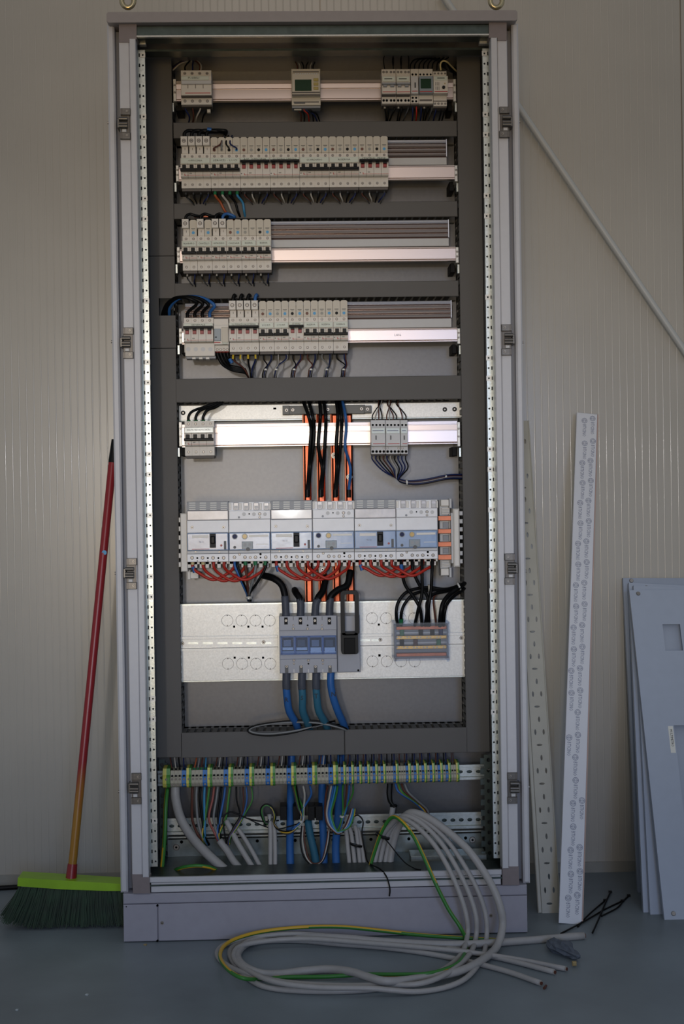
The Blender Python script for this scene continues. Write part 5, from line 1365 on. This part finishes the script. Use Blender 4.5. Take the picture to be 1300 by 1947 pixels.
TIE('clear cable tie near the tall trunking on the distribution block cables', 872, 1115, YC+.034, 11, (1, 0, .4)); TIE('clear cable tie over the distribution block on the looping cables', 815, 1118, YC+.018, 9, (1, 0, .05))

# ================================================================== CABLES IN THE BOTTOM OF THE CABINET
def cab_(label, col, rpx, pts, grp='cables in the cabinet bottom', n=10, name='cable', cat='cable', **k):
    Y = pts[0][2] if not isinstance(pts[0], Vector) and pts[0][0] != 'f' else 0.1
    return WIRE(label, col, rpx*(.1-EYE.y)/FPX*1000, pts, cat=cat, name=name, group=grp, n=n, **k)
cab_('big grey cable sweeping from the first terminal cluster to the sill', 'cablegrey', 9, [(333, 1494, .20), (334, 1520, .19), (343, 1555, .17), (362, 1588, .15), (390, 1620, .12), (436, 1662, .09)], n=14)
cab_('yellow-green earth wire dropping from the start of the terminal strip', 'earth', 4, [(318, 1500, .19), (315, 1530, .17), (313, 1590, .15), (307, 1662, .10)])
cab_('yellow-green wire lying in an arc on the cabinet sill', 'earth', 3.4, [(322, 1660, .10), (345, 1650, .06), (375, 1646, .05), (402, 1650, .06), (420, 1660, .09)])
cl2 = [('brown', 366, 386), ('grey', 374, 390), ('black', 381, 393), ('lightblue', 389, 391), ('earth', 398, 385)]
for i, (col, a, e) in enumerate(cl2):
    cab_('%s strand under the second large terminal cluster' % ('green-yellow' if col == 'earth' else CN.get(col, col)), col, 2.6, [(a, 1496, .19), (a-1 if i < 4 else a-3, 1520, .18), (e-20+i*6, 1560, .16), (e-8+i*2, 1590, .15), (e+4, 1606, .17)], 'strands under the second large cluster', 7, 'wire', 'wire')
cl3 = [('pink', 407, 413), ('grey', 414, 416), ('black', 421, 420), ('bigblue', 428, 414), ('earth', 437, 417)]
for i, (col, a, e) in enumerate(cl3):
    cab_('%s strand under the third large terminal cluster' % ('green-yellow' if col == 'earth' else CN.get(col, col)), col, 2.4, [(a, 1496, .19), (a-3, 1520, .18), (a-10+i*2-(6 if i > 2 else 0), 1556, .165), (e-4+i, 1586, .15), (e+4, 1604, .16)], 'strands under the third large cluster', 7, 'wire', 'wire')
cl4 = [('black', 449, 1), ('darkgrey', 456, 2), ('brown', 462, 3), ('bigblue', 468, 4), ('earth', 478, 5)]
for i, (col, a, e) in enumerate(cl4):
    cab_('thin %s strand under the fourth large terminal cluster' % ('green-yellow' if col == 'earth' else CN.get(col, col)), col, 1.6, [(a, 1496, .19), (a+1, 1522, .18), (456+i*2, 1550, .165), (444+i*2, 1572, .15), (434+i, 1592, .14), (428+i*2, 1606, .15)], 'strands under the fourth large cluster', 7, 'wire', 'wire')
cab_('thick grey cable rising beside the third cluster strands', 'cablegrey', 7, [(417, 1598, .15), (432, 1618, .14), (446, 1640, .12), (466, 1662, .10)])
cab_('grey cable with black tie, middle one of the slanting three', 'cablegrey', 5.4, [(430, 1560, .16), (440, 1580, .15), (456, 1610, .13), (488, 1662, .10)])
cab_('slim grey cable, last of the slanting three', 'cablegrey', 4.4, [(446, 1568, .16), (462, 1590, .15), (480, 1620, .13), (502, 1662, .10)])
cab_('black tie-wire curled around the slanting grey cables', 'black', 1.5, [(430, 1604, .13), (426, 1580, .13), (424, 1556, .135), (436, 1544, .14), (452, 1548, .14), (470, 1556, .14), (500, 1562, .14), (530, 1560, .15)], n=6)
cab_('second black wire trailing across the slotted rail', 'black', 1.3, [(462, 1552, .15), (478, 1560, .14), (500, 1570, .14), (530, 1576, .15), (580, 1562, .15)], n=6)
cab_('grey cable standing upright, first of the close pair', 'cablegrey', 4.4, [(512, 1548, .15), (514, 1580, .14), (514, 1620, .12), (514, 1662, .10)])
cab_('grey cable standing upright, second of the close pair', 'cablegrey', 4.2, [(520, 1552, .15), (522, 1580, .14), (523, 1620, .12), (523, 1662, .10)])
for i, col in enumerate(('black', 'earth', 'darkgrey')):
    cab_('%s strand looping over the close pair of grey cables' % ('green-yellow' if col == 'earth' else CN.get(col, col)), col, 1.7, [(512+i*3, 1556, .145), (506, 1568-i, .14), (497+i*2, 1552, .135), (496+i*2, 1537+i, .135), (506, 1529+i*2, .135), (518-i, 1536+i, .135), (524-i*2, 1552, .13), (521, 1566, .135), (530+i*4, 1578+i*3, .13), (552, 1580+i*2, .12), (566, 1570+i, .12), (574, 1556, .12), (570-i*2, 1535, .13), (566-i*3, 1512, .16), (563-i*4, 1494, .19)], 'strands looping over the close grey pair', 7, 'wire', 'wire')
bl = [('bigblue', 7.6, [(554, 1432, .24), (553, 1480, .235), (552, 1530, .20), (551, 1600, .15), (552, 1662, .11)], 'blue supply cable standing under the fifth large cluster'),
      ('teal', 7.4, [(585, 1560, .19), (590, 1590, .17), (597, 1620, .15), (604, 1662, .11)], 'teal supply cable slanting between the two bright blue ones'),
      ('bigblue', 7.4, [(612, 1432, .24), (612, 1490, .235), (612, 1540, .20), (615, 1600, .16), (616, 1662, .12)], 'blue supply cable behind the looping wires, middle one'),
      ('bigblue', 7.6, [(648, 1432, .24), (646, 1490, .235), (642, 1560, .18), (638, 1610, .14), (640, 1662, .10)], 'blue supply cable beside the grey bundle')]
for col, r, pts, lb in bl: cab_(lb, col, r, pts, 'blue supply cables in the cabinet bottom', 12)
for i, (a, b) in enumerate(((532, 570), (585, 613))):
    t = thing('cable_clamp', ['black bolted cable clamp around the first blue supply cable', 'black bolted cable clamp around the middle blue supply cable'][i], 'cable clamp', P((a+b)/2, 1562, .17), 'black cable clamps')
    BX(t, 'jaw', 'black_plastic', a, 1533, a+13, 1560, .165, .21); BX(t, 'jaw', 'black_plastic', b-13, 1533, b, 1560, .165, .21); BX(t, 'bridge', 'black_plastic', a+10, 1536, b-10, 1556, .19, .215)
lw = [('earth', 561, 573, 1560, 'green-yellow'), ('white', 576, 575, 1562, 'white'), ('bigblue', 589, 574, 1560, 'blue')]
for i, (col, a, e, ey, nm) in enumerate(lw):
    cab_('%s strand slanting from the seventh cluster to the first clamp' % nm, col, 2.2, [(a, 1494, .19), (a+4-i*1, 1512, .17), (e+3-i, 1540, .13), (e, ey, .12), (563-i*4, 1576+i, .12)], 'strands at the first clamp', 7, 'wire', 'wire')
l8 = [('brown', 623, 'brown'), ('white', 630, 'white'), ('bigblue', 634, 'blue'), ('lightblue', 638, 'light blue'), ('earth', 642, 'green-yellow')]
for i, (col, a, nm) in enumerate(l8):
    cab_('%s strand curling down from the eighth large cluster' % nm, col, 2.0, [(a, 1494, .19), (a-4, 1515, .165), (618+i*3, 1545, .13), (622+i*3, 1566, .12), (634+i*1.5, 1580, .115), (645, 1585-i, .115), (656+i*2, 1572, .12), (664+i*2, 1552, .13), (668+i*1.5, 1538, .14)], 'strands curling under the eighth cluster', 7, 'wire', 'wire')
for i, (col, a, nm) in enumerate((('earth', 652, 'first green-yellow'), ('brown', 659, 'brown'), ('earth', 671, 'second green-yellow'), ('bigblue', 664, 'blue'))):
    cab_('%s strand from the small clusters tied beside the middle clamp' % nm, col, 1.8, [(a, 1492, .19), (a-1, 1510, .165), (652+i*2, 1540, .12), (650+i, 1553, .115), (645+i, 1572, .115), (636+i*2, 1586, .12)], 'strands tied beside the middle clamp', 7, 'wire', 'wire')
TIE('clear cable tie on the green-yellow strands below the small clusters', 650, 1552, .116, 6, (0, 0, 1))
TIE('clear cable tie on the strands at the first clamp', 572, 1561, .12, 6, (0.2, 0, 1))
for i, (col, r, sc_) in enumerate((('black', 1.6, 0), ('white', 1.5, 4), ('brown', 1.5, 8))):
    cab_('%s loop hanging low between the blue supply cables' % col, col, r, [(574+sc_*.5, 1570, .13), (571+sc_, 1600, .12), (578+sc_, 1630, .11), (596, 1645-sc_*.4, .10), (614-sc_*.3, 1636, .10), (624-sc_*.5, 1605, .11), (627-sc_*.3, 1575, .12)], 'loops between the blue cables', 7, 'wire', 'wire')
gb = [(654, 1568, 662), (664, 1574, 672), (674, 1570, 682), (680, 1576, 690)]
for i, (a, ay, e) in enumerate(gb):
    cab_('grey cable of the slanting bundle beside the last blue cable, %s' % ORD[i], 'cablegrey', 4.2, [(a, ay, .15), (a+4, ay+14, .14), (e, 1620, .12), (e+4, 1662, .10)], 'slanting grey bundle')
TIE('black cable tie around the slanting grey bundle', 677, 1606, .125, 16, (.25, 0, 1), m='black_plastic')
cab_('black strand curling out of the slanting grey bundle', 'black', 1.5, [(668, 1556, .14), (680, 1550, .135), (690, 1562, .13), (688, 1585, .125), (694, 1620, .11), (700, 1640, .09), (722, 1652, .02), (735, 1668, -.008), (741, 1690, -.012), (740, 1704, -.012)], n=6)
# strands and cable tied under the widest small cluster
for i, (col, a, nm) in enumerate((('black', 737, 'first black'), ('darkgrey', 741, 'dark grey'), ('black', 745, 'second black'))):
    cab_('%s strand dropping to the tied grey stub' % nm, col, 1.7, [(a, 1490, .19), (a-1, 1508, .17), (739+i*3, 1524, .14), (747+i, 1533, .12)], 'strands at the tied grey stub', 7, 'wire', 'wire')
for i, (col, a, nm) in enumerate((('bigblue', 751, 'blue'), ('earth', 757, 'green-yellow'), ('brown', 763, 'brown'), ('grey', 769, 'grey'))):
    cab_('%s strand sloping behind the arching grey cables' % nm, col, 2.2, [(a, 1490, .19), (a+7, 1506, .18), (786+i*3, 1524, .19), (803+i*3, 1540, .20), (812+i, 1556, .205)], 'strands behind the arching cables', 7, 'wire', 'wire')
cab_('short tied grey stub standing behind the arching cables', 'cablegrey', 5.5, [(747, 1532, .13), (744, 1552, .13), (738, 1580, .13)])
TIE('black cable tie on the short grey stub', 748, 1532, .125, 9, (0, 0, 1), m='black_plastic')
# ================================================================== GREY CABLES ARCHING OUT OF THE CABINET ONTO THE FLOOR
GA = 'grey cables arching out over the sill'
arch = [
 ('thickest grey cable arching over the sill to the outermost floor loop', 8.6, [(738, 1662, .10), (748, 1600, .11), (764, 1560, .09), (782, 1545, .06), (812, 1554, .03), (850, 1580, .0), (888, 1614, -.03), (918, 1655, -.05), (940, 1695, -.07), (952, 1730, -.08), (955, 1762, -.085), ('f', 944, 1800, .012), ('f', 915, 1826, .014), ('f', 868, 1848, .016), ('f', 800, 1860, .014), ('f', 737, 1866, .022), ('f', 700, 1858, .022), ('f', 668, 1848, .020), ('f', 626, 1843, .012), ('f', 579, 1846, .008), ('f', 530, 1852, .008), ('f', 492, 1850, .016), ('f', 460, 1834, .018), ('f', 452, 1812, .012), ('f', 478, 1790, .012), ('f', 540, 1781, .012), ('f', 640, 1783, .020), ('f', 740, 1791, .018), ('f', 860, 1796, .012), ('f', 990, 1789, .008), ('f', 1109, 1779, .008)]),
 ('grey cable arching over the sill, innermost of the floor loops, short end', 5.8, [(708, 1662, .10), (722, 1600, .11), (742, 1570, .09), (762, 1556, .06), (792, 1572, .03), (825, 1606, .0), (852, 1650, -.03), (874, 1700, -.05), (887, 1745, -.06), (888, 1780, -.07), ('f', 876, 1815, .010), ('f', 842, 1844, .010), ('f', 786, 1867, .008), ('f', 700, 1882, .006), ('f', 600, 1885, .006), ('f', 516, 1879, .006), ('f', 476, 1863, .006), ('f', 446, 1834, .006), ('f', 437, 1809, .006), ('f', 456, 1795, .006), ('f', 516, 1789, .006), ('f', 575, 1789, .006), ('f', 642, 1795, .006), ('f', 721, 1801, .006), ('f', 800, 1811, .006), ('f', 880, 1826, .006), ('f', 960, 1846, .006), ('f', 1027, 1869, .006)]),
 ('grey cable arching over the sill, second from the inside of the bundle', 5.8, [(718, 1662, .10), (731, 1600, .11), (750, 1566, .09), (770, 1551, .06), (802, 1566, .03), (838, 1602, .0), (868, 1650, -.03), (892, 1700, -.05), (905, 1745, -.06), (904, 1785, -.07), ('f', 892, 1815, .012), ('f', 858, 1846, .020), ('f', 800, 1870, .018), ('f', 720, 1873, .010), ('f', 642, 1874, .010), ('f', 554, 1869, .010), ('f', 498, 1859, .016), ('f', 440, 1840, .006), ('f', 413, 1816, .006), ('f', 428, 1796, .006), ('f', 480, 1783, .016), ('f', 560, 1776, .020), ('f', 658, 1783, .016), ('f', 737, 1790, .006), ('f', 850, 1803, .006), ('f', 950, 1822, .006), ('f', 1053, 1848, .006)]),
 ('grey cable arching over the sill, third from the inside of the bundle', 5.6, [(728, 1662, .10), (740, 1600, .11), (757, 1562, .09), (778, 1548, .06), (810, 1562, .03), (850, 1598, .0), (884, 1648, -.03), (910, 1698, -.05), (924, 1745, -.06), (924, 1790, -.08), ('f', 914, 1826, .008), ('f', 876, 1866, .008), ('f', 800, 1885, .007), ('f', 700, 1879, .018), ('f', 600, 1877, .020), ('f', 520, 1866, .022), ('f', 466, 1842, .018), ('f', 444, 1818, .018), ('f', 466, 1796, .018), ('f', 570, 1785, .020), ('f', 700, 1793, .018), ('f', 850, 1806, .016), ('f', 970, 1822, .008), ('f', 1075, 1842, .006)])]
for lb, r, pts in arch:
    o = WIRE(lb, 'cablegrey', r, pts, cat='cable', name='cable', group=GA, n=12, sub=6, tip='brown')
    e = [pt(q) for q in pts[-2:]]; d = (e[1]-e[0]).normalized()
    put(MB().cyl(e[1]+d*.0005, d*.0008, r*.0009, 12), 'cut_end', ['wire_white'], o)
WIRE('long green-yellow earth wire arching out with the grey cables to the floor loops', 'earth', 4.4, [(700, 1660, .08), (710, 1625, .08), (726, 1580, .07), (745, 1554, .05), (764, 1562, .02), (786, 1590, -.01), (806, 1630, -.03), (828, 1680, -.05), (852, 1728, -.06), (876, 1765, -.07), (887, 1795, -.08), ('f', 872, 1830, .02), ('f', 820, 1850, .022), ('f', 760, 1853, .016), ('f', 690, 1853, .012), ('f', 620, 1857, .008), ('f', 550, 1858, .006), ('f', 500, 1861, .006), ('f', 462, 1860, .026), ('f', 432, 1842, .026), ('f', 418, 1816, .024), ('f', 434, 1792, .022), ('f', 485, 1774, .026), ('f', 560, 1764, .030), ('f', 640, 1762, .030), ('f', 710, 1768, .024), ('f', 790, 1777, .016), ('f', 870, 1783, .012), ('f', 960, 1788, .006)], cat='cable', name='cable', n=10)
TIE('black cable tie strapped around the arching grey cables', 727, 1590, .10, 19, (.35, 0, 1), m='black_plastic', group='black ties on the grey cables')
WIRE('long black tail of the cable tie lying over the sill', 'black', 1.5, [(716, 1582, .07), (736, 1600, .06), (756, 1625, .05), (772, 1642, .04), (790, 1652, .03), (800, 1654, .02)], name='cable_tie_tail', cat='cable tie', n=6)

# ================================================================== BROOM
br = thing('broom', 'broom with red worn handle and lime green head leaning beside the cabinet', 'broom', FL(130, 1757))
Yh = 0.125
hq = [(34, 1669), (236, 1681), (236, 1694), (200, 1694), (118, 1691), (33, 1685)]
poly = [(P(a, b, Yh).x, P(a, b, Yh).z) for a, b in hq][::-1]
hd_ = put(MB().prism(poly, Yh, Yh+.055, axis='y'), 'head', 'broom_lime', br)
rngb = random.Random(5)
mb = MB()
for i in range(2300):
    t = rngb.random(); dpt = rngb.random()
    a = P(36+198*t, 1686.5+7*t, Yh+.003+dpt*.05)
    ex = 4+244*t+rngb.gauss(0, 4); lim = 1.0
    spread = (t-.5)*2
    eY = Yh-.025+dpt*.075+rngb.gauss(0, .004)
    zend = max(.002, .004+abs(rngb.gauss(0, .005))+(.012*(max(0, .22-t)/.22)))
    pxx = P(ex, 1750, eY).x
    e = Vector((min(pxx, -.474), eY, zend))
    m1 = a.lerp(e, .5); m1.x = a.x*.6+e.x*.4; m1.z += .004
    w = .0011
    pts_ = [a, m1, e]
    vs = []
    for k, p_ in enumerate(pts_):
        ww = w*(1.1-.25*k)
        vs += [(p_.x-ww, p_.y, p_.z), (p_.x+ww, p_.y, p_.z), (p_.x, p_.y+ww, p_.z)]
    fs = []
    for k in range(2):
        for j in range(3):
            fs.append((k*3+j, k*3+(j+1) % 3, k*3+3+(j+1) % 3, k*3+3+j))
    fs.append((6, 7, 8))
    mb.add(vs, fs)
bo = put(mb, 'bristles', 'bristle_green', br); bo['kind'] = 'stuff'
b0 = P(135, 1672, Yh+.028); b1 = P(218, 836, .30)
d_ = b1-b0
put(MB().cyl(b0, d_*.945, .0103, 16), 'handle', 'broom_handle', br)
put(MB().cyl(b0+d_*.945, d_*.055, .0107, 16, r2=.008), 'grip_cap', 'black_plastic', br)
put(MB().cyl(b0+d_*.0, d_*.034, .0135, 16, r2=.0118), 'socket', 'broom_red', br)
lb0 = b0+d_*.735
put(MB().cyl(lb0+Vector((.0035, -.0102, 0)), Vector((0, .0012, 0)), .006, 12), 'sticker', 'dot_blue', br)
rod = put(MB().cyl(FL(-60, 1692, .006), FL(40, 1686, .006)-FL(-60, 1692, .006), .0062, 12), 'rod', 'black_plastic'); tag(rod, 'black rod lying along the wall behind the broom', 'rod')

# ================================================================== LEANING PIECES
def frame3(B, T):
    v = (T-B).normalized(); u = Vector((0, 1, 0)).cross(v).normalized(); n = u.cross(v).normalized()
    if n.y > 0: n = -n
    return u, v, n, (T-B).length
def plane_uv(B, u, v, n, px, py):
    d = ray(px, py); t = (B-EYE).dot(n)/d.dot(n); p = EYE+d*t-B
    return p.dot(u), p.dot(v)
def to_world(mb, B, u, v, n):
    # local x = u, y = -n (away from the viewer), z = v
    mb.v = [tuple(B+u*a+v*c-n*b) for a, b, c in mb.v]
    return mb
# perforated tray
B = FL(1047, 1736); T = P(988, 800, .462)
u, v, n, L = frame3(B, T)
tr = thing('perforated_tray', 'cream perforated metal tray leaning upright between the cabinet and the printed board', 'cable tray', B)
mb = MB(); wf = .021; cell = .0318; k = 0; z = .006
while z+cell < L:
    s_ = k % 3
    if s_ == 1:
        mb.ring_cell(-wf, 0, z, z+cell, 0, -.0105, z+cell/2, .0054, .0145, True); mb.ring_cell(0, wf, z, z+cell, 0, .0105, z+cell/2, .0054, .0145, True)
    elif s_ == 0: mb.ring_cell(-wf, wf, z, z+cell, 0, -.002, z+cell/2, .0150, .0056, True)
    else: mb.ring_cell(-wf, wf, z, z+cell, 0, .001, z+cell/2, .0056, .0145, True)
    z += cell; k += 1
mb.box(-wf, wf, 0, .0015, 0, .006); mb.box(-wf, wf, 0, .0015, z, L)
put(to_world(mb, B, u, v, n), 'face', 'tray_cream', tr)
put(to_world(MB().box(-wf-.010, -wf, .0, .012, 0, L, 0, .002), B, u, v, n), 'flange', 'tray_cream', tr)
put(to_world(MB().box(wf, wf+.0035, -.002, .014, 0, L, 0, .0012), B, u, v, n), 'flange', 'tray_cream', tr)
# printed white board
B = FL(1085, 1757); T = P(1117, 786, .452)
u, v, n, L = frame3(B, T)
bd_ = thing('printed_board', 'long white board wrapped in logo-printed film leaning upright on the wall', 'board', B)
wb = .0290
put(to_world(MB().box(-wb, wb-.003, 0, .007, 0, L, 0, .0008), B, u, v, n), 'film', 'film_white', bd_)
put(to_world(MB().box(wb-.0028, wb, .0005, .007, 0, L), B, u, v, n), 'edge', 'plank_edge', bd_)
R3 = Matrix((u, v, n)).transposed()
rot = R3.to_euler()
rot90 = (R3 @ Matrix.Rotation(-math.pi/2, 3, 'Z')).to_euler()
ring = MB()
for rr, w_ in ((.0076, .0012), (.0046, .0010)):
    N = 18; vs = []
    for i in range(N):
        a = 2*math.pi*i/N
        vs += [(math.cos(a)*rr, math.sin(a)*rr, 0), (math.cos(a)*(rr-w_), math.sin(a)*(rr-w_), 0)]
    ring.add(vs, [(2*i, 2*((i+1) % N), 2*((i+1) % N)+1, 2*i+1) for i in range(N)])
ring.add([(-.006, -.0005, 0), (.006, -.0005, 0), (.006, .0005, 0), (-.006, .0005, 0)], [(0, 1, 2, 3)])
ring_me = ring.mesh('logo', ['ink_grey'])
me_, tw, th = text_mesh('BTICINO')
tm = me_.copy(); tm.materials.clear(); tm.materials.append(MATS['ink_grey'])
row = 0; z = .012
while z < L-.055:
    for c in range(-1, 3):
        uu = -.024+c*.0215+((row % 2)*.0035)+(row*.0010 % .0215)-.006
        zz = z+c*.0085+.02
        if zz < .01 or zz > L-.03: continue
        if -wb+.0078 < uu < wb-.0106:
            inst(ring_me, 'logo', bd_, B+u*uu+v*(zz+.018)+n*.0004-WL[bd_.name], rot=rot)
            o = inst(tm, 'lettering', bd_, B+u*(uu)+v*(zz-.0095)+n*.0004-WL[bd_.name], scale=(.034/tw, .0092/th, .01), rot=rot90)
    z += .0555; row += 1
# grey cover panels
def panel(label, BLp, TLp, Yt, width, m, screws, boxes=None, t=.0016):
    B = FL(*BLp); T = P(TLp[0], TLp[1], Yt)
    u, v, n, L = frame3(B, T)
    th_ = thing('cover_panel', label, 'panel', B, 'grey cover panels leaning at the wall')
    mb = MB()
    for a, b, c, d in (boxes(lambda x, y: plane_uv(B, u, v, n, x, y), L) if boxes else [(0, width, 0, L)]):
        mb.box(a, b, 0, t, c, d)
    put(to_world(mb, B, u, v, n), 'sheet', m, th_)
    put(to_world(MB().box(0, t, t, .012, 0, L), B, u, v, n), 'side_lip', m, th_)
    put(to_world(MB().box(0, width, t, .012, L-t, L), B, u, v, n), 'top_lip', m, th_)
    put(to_world(MB().box(0, width, t, .012, 0, t), B, u, v, n), 'bottom_lip', m, th_)
    for q in screws:
        a, c = plane_uv(B, u, v, n, *q)
        mb = MB().cyl((a, -.0025, c), (0, .003, 0), .0045, 12, r2=.0062); mb.cyl((a, -.003, c), (0, .001, 0), .0016, 6)
        put(to_world(mb, B, u, v, n), 'screw', 'steel_screw', th_)
    return th_, B, u, v, n
panel('grey cover panel furthest back in the leaning stack, its side edge showing', (1213, 1697), (1184, 1099), .468, .55, 'panel_mid', ((1200, 1104),))
panel('grey cover panel second from the wall, bottom screw in view', (1223, 1735), (1195, 1108), .446, .55, 'panel_blue', ((1241, 1727), (1229, 1117)))
panel('grey cover panel just behind the one with cut-outs', (1236, 1739), (1204, 1113), .425, .55, 'panel_blue', ())
def cutbox(f, L):
    a0, c1 = f(1259, 1187); a1, _ = f(1292, 1185); _, c0 = f(1263, 1237)
    e0, g1 = f(1280.5, 1379); g0 = .03; W = .55
    e1 = W-.05
    return [(0, W, c1, L), (0, a0, c0, c1), (a1, W, c0, c1), (0, W, g1, c0), (0, e0, g0, g1), (e1, W, g0, g1), (0, W, 0, g0)]
t_, B, u, v, n = panel('front grey cover panel with cut-outs and a MULTIMETRO sticker', (1263, 1749), (1196, 1122), .405, .55, 'panel_blue', ((1213, 1128.5), (1280, 1737)), cutbox)
a, c = plane_uv(B, u, v, n, 1277, 1406)
st = put(to_world(MB().box(a-.0062, a+.0062, -.0004, .0002, c-.034, c+.034), B, u, v, n), 'sticker', 'sticker', t_)
me_, tw, th = text_mesh('MULTIMETRO'); tm2 = me_.copy(); tm2.materials.clear(); tm2.materials.append(MATS['ink_black'])
R3 = Matrix((u, v, n)).transposed()
inst(tm2, 'lettering', st, B+u*a+v*(c+.004)+n*.0007-WL[st.name], scale=(.044/tw, .0062/th, .01), rot=(R3 @ Matrix.Rotation(-math.pi/2, 3, 'Z')).to_euler())
# conduit on the wall
cd0, cd1 = P(838, -14, WALL_Y-.030), P(1312, 683, WALL_Y-.030)
cdt = thing('conduit', 'pale grey conduit running diagonally across the ribbed wall', 'conduit', cd1)
put(MB().cyl(cd0, cd1-cd0, .0088, 16), 'pipe', 'conduit_grey', cdt)

# ================================================================== BITS ON THE FLOOR
ties = [('longest black zip tie lying across the floor before the printed board', [(1066, 1775), (1112, 1751), (1146, 1731), (1183, 1713)]),
        ('black zip tie lying crosswise over the longest one, head upwards', [(1126, 1774), (1138, 1747), (1150, 1718), (1160, 1696)]),
        ('black zip tie lying closest to the foot of the printed board', [(1098, 1762), (1118, 1740), (1150, 1712)]),
        ('black zip tie with its tip furthest from the printed board', [(1143, 1742), (1172, 1727), (1184, 1714), (1195, 1703)])]
for i, (lb, q) in enumerate(ties):
    o = WIRE(lb, 'black', 2.2, [('f', a, b, .002+.003*(i == 1)+.002*(k == 1)) for k, (a, b) in enumerate(q)], cat='zip tie', name='zip_tie', group='zip ties on the floor', n=6)
    h = FL(q[-1][0], q[-1][1], .003); put(MB().box(h.x-.004, h.x+.004, h.y-.003, h.y+.003, .001, .006), 'head', 'black_plastic', o)
rg = random.Random(3)
c0_, c1_ = FL(1052, 1806), FL(1092, 1826)
mb = MB(); nu, nv = 14, 9; vs = []
ax = (c1_-c0_); ln = ax.length; ax.normalize(); sd = Vector((-ax.y, ax.x, 0))
for i in range(nv):
    ph = math.pi*i/(nv-1)
    for j in range(nu):
        a = 2*math.pi*j/nu; k = 1+rg.uniform(-.38, .38)
        r_ = math.sin(ph)*.017*k*(1.15 if i < 5 else .85)
        p_ = c0_+ax*(ln*.5-math.cos(ph)*ln*.75)+sd*(math.cos(a)*r_)+Vector((0, 0, max(.0005, .013+math.sin(a)*r_*.8)))
        vs.append(p_)
mb.add(vs, [(i*nu+j, i*nu+(j+1) % nu, (i+1)*nu+(j+1) % nu, (i+1)*nu+j) for i in range(nv-1) for j in range(nu)], 0, False)
tp = put(mb, 'tape_scrap', 'rag_grey'); tag(tp, 'crumpled dark grey tape scrap with a yellow stub on the floor', 'scrap')
yp = FL(1092, 1830, .010); put(MB().box(yp.x-.005, yp.x+.004, yp.y-.004, yp.y+.004, .003, .012, 0, .002), 'stub', 'straw', tp)
for q, m, lb, s_ in (((165, 1892), 'chip_pale', 'small pale chip on the floor in front of the broom', .0035), ((32, 1921), 'chip_pale', 'tiny pale fleck on the floor at the picture corner below the broom', .003), ((276, 1797), 'straw', 'straw-coloured scrap against the foot of the plinth', .004)):
    p_ = FL(*q); o = put(MB().prism([(p_.x-s_, p_.y), (p_.x+s_*.6, p_.y-s_), (p_.x+s_, p_.y+s_*.5), (p_.x-s_*.3, p_.y+s_)], 0, .002, axis='z'), 'debris_chip', m); tag(o, lb, 'debris')
p_ = FL(1038, 1874, .003); o = put(MB().cyl(p_, FL(1034, 1879, .003)-p_, .0026, 8), 'wire_offcut', 'wire_brown'); tag(o, 'tiny brown wire offcut beyond the lowest cable end', 'debris')

for k_, v_ in LABELS.items():
    if len(v_) > 1: print('DUP', k_, v_)
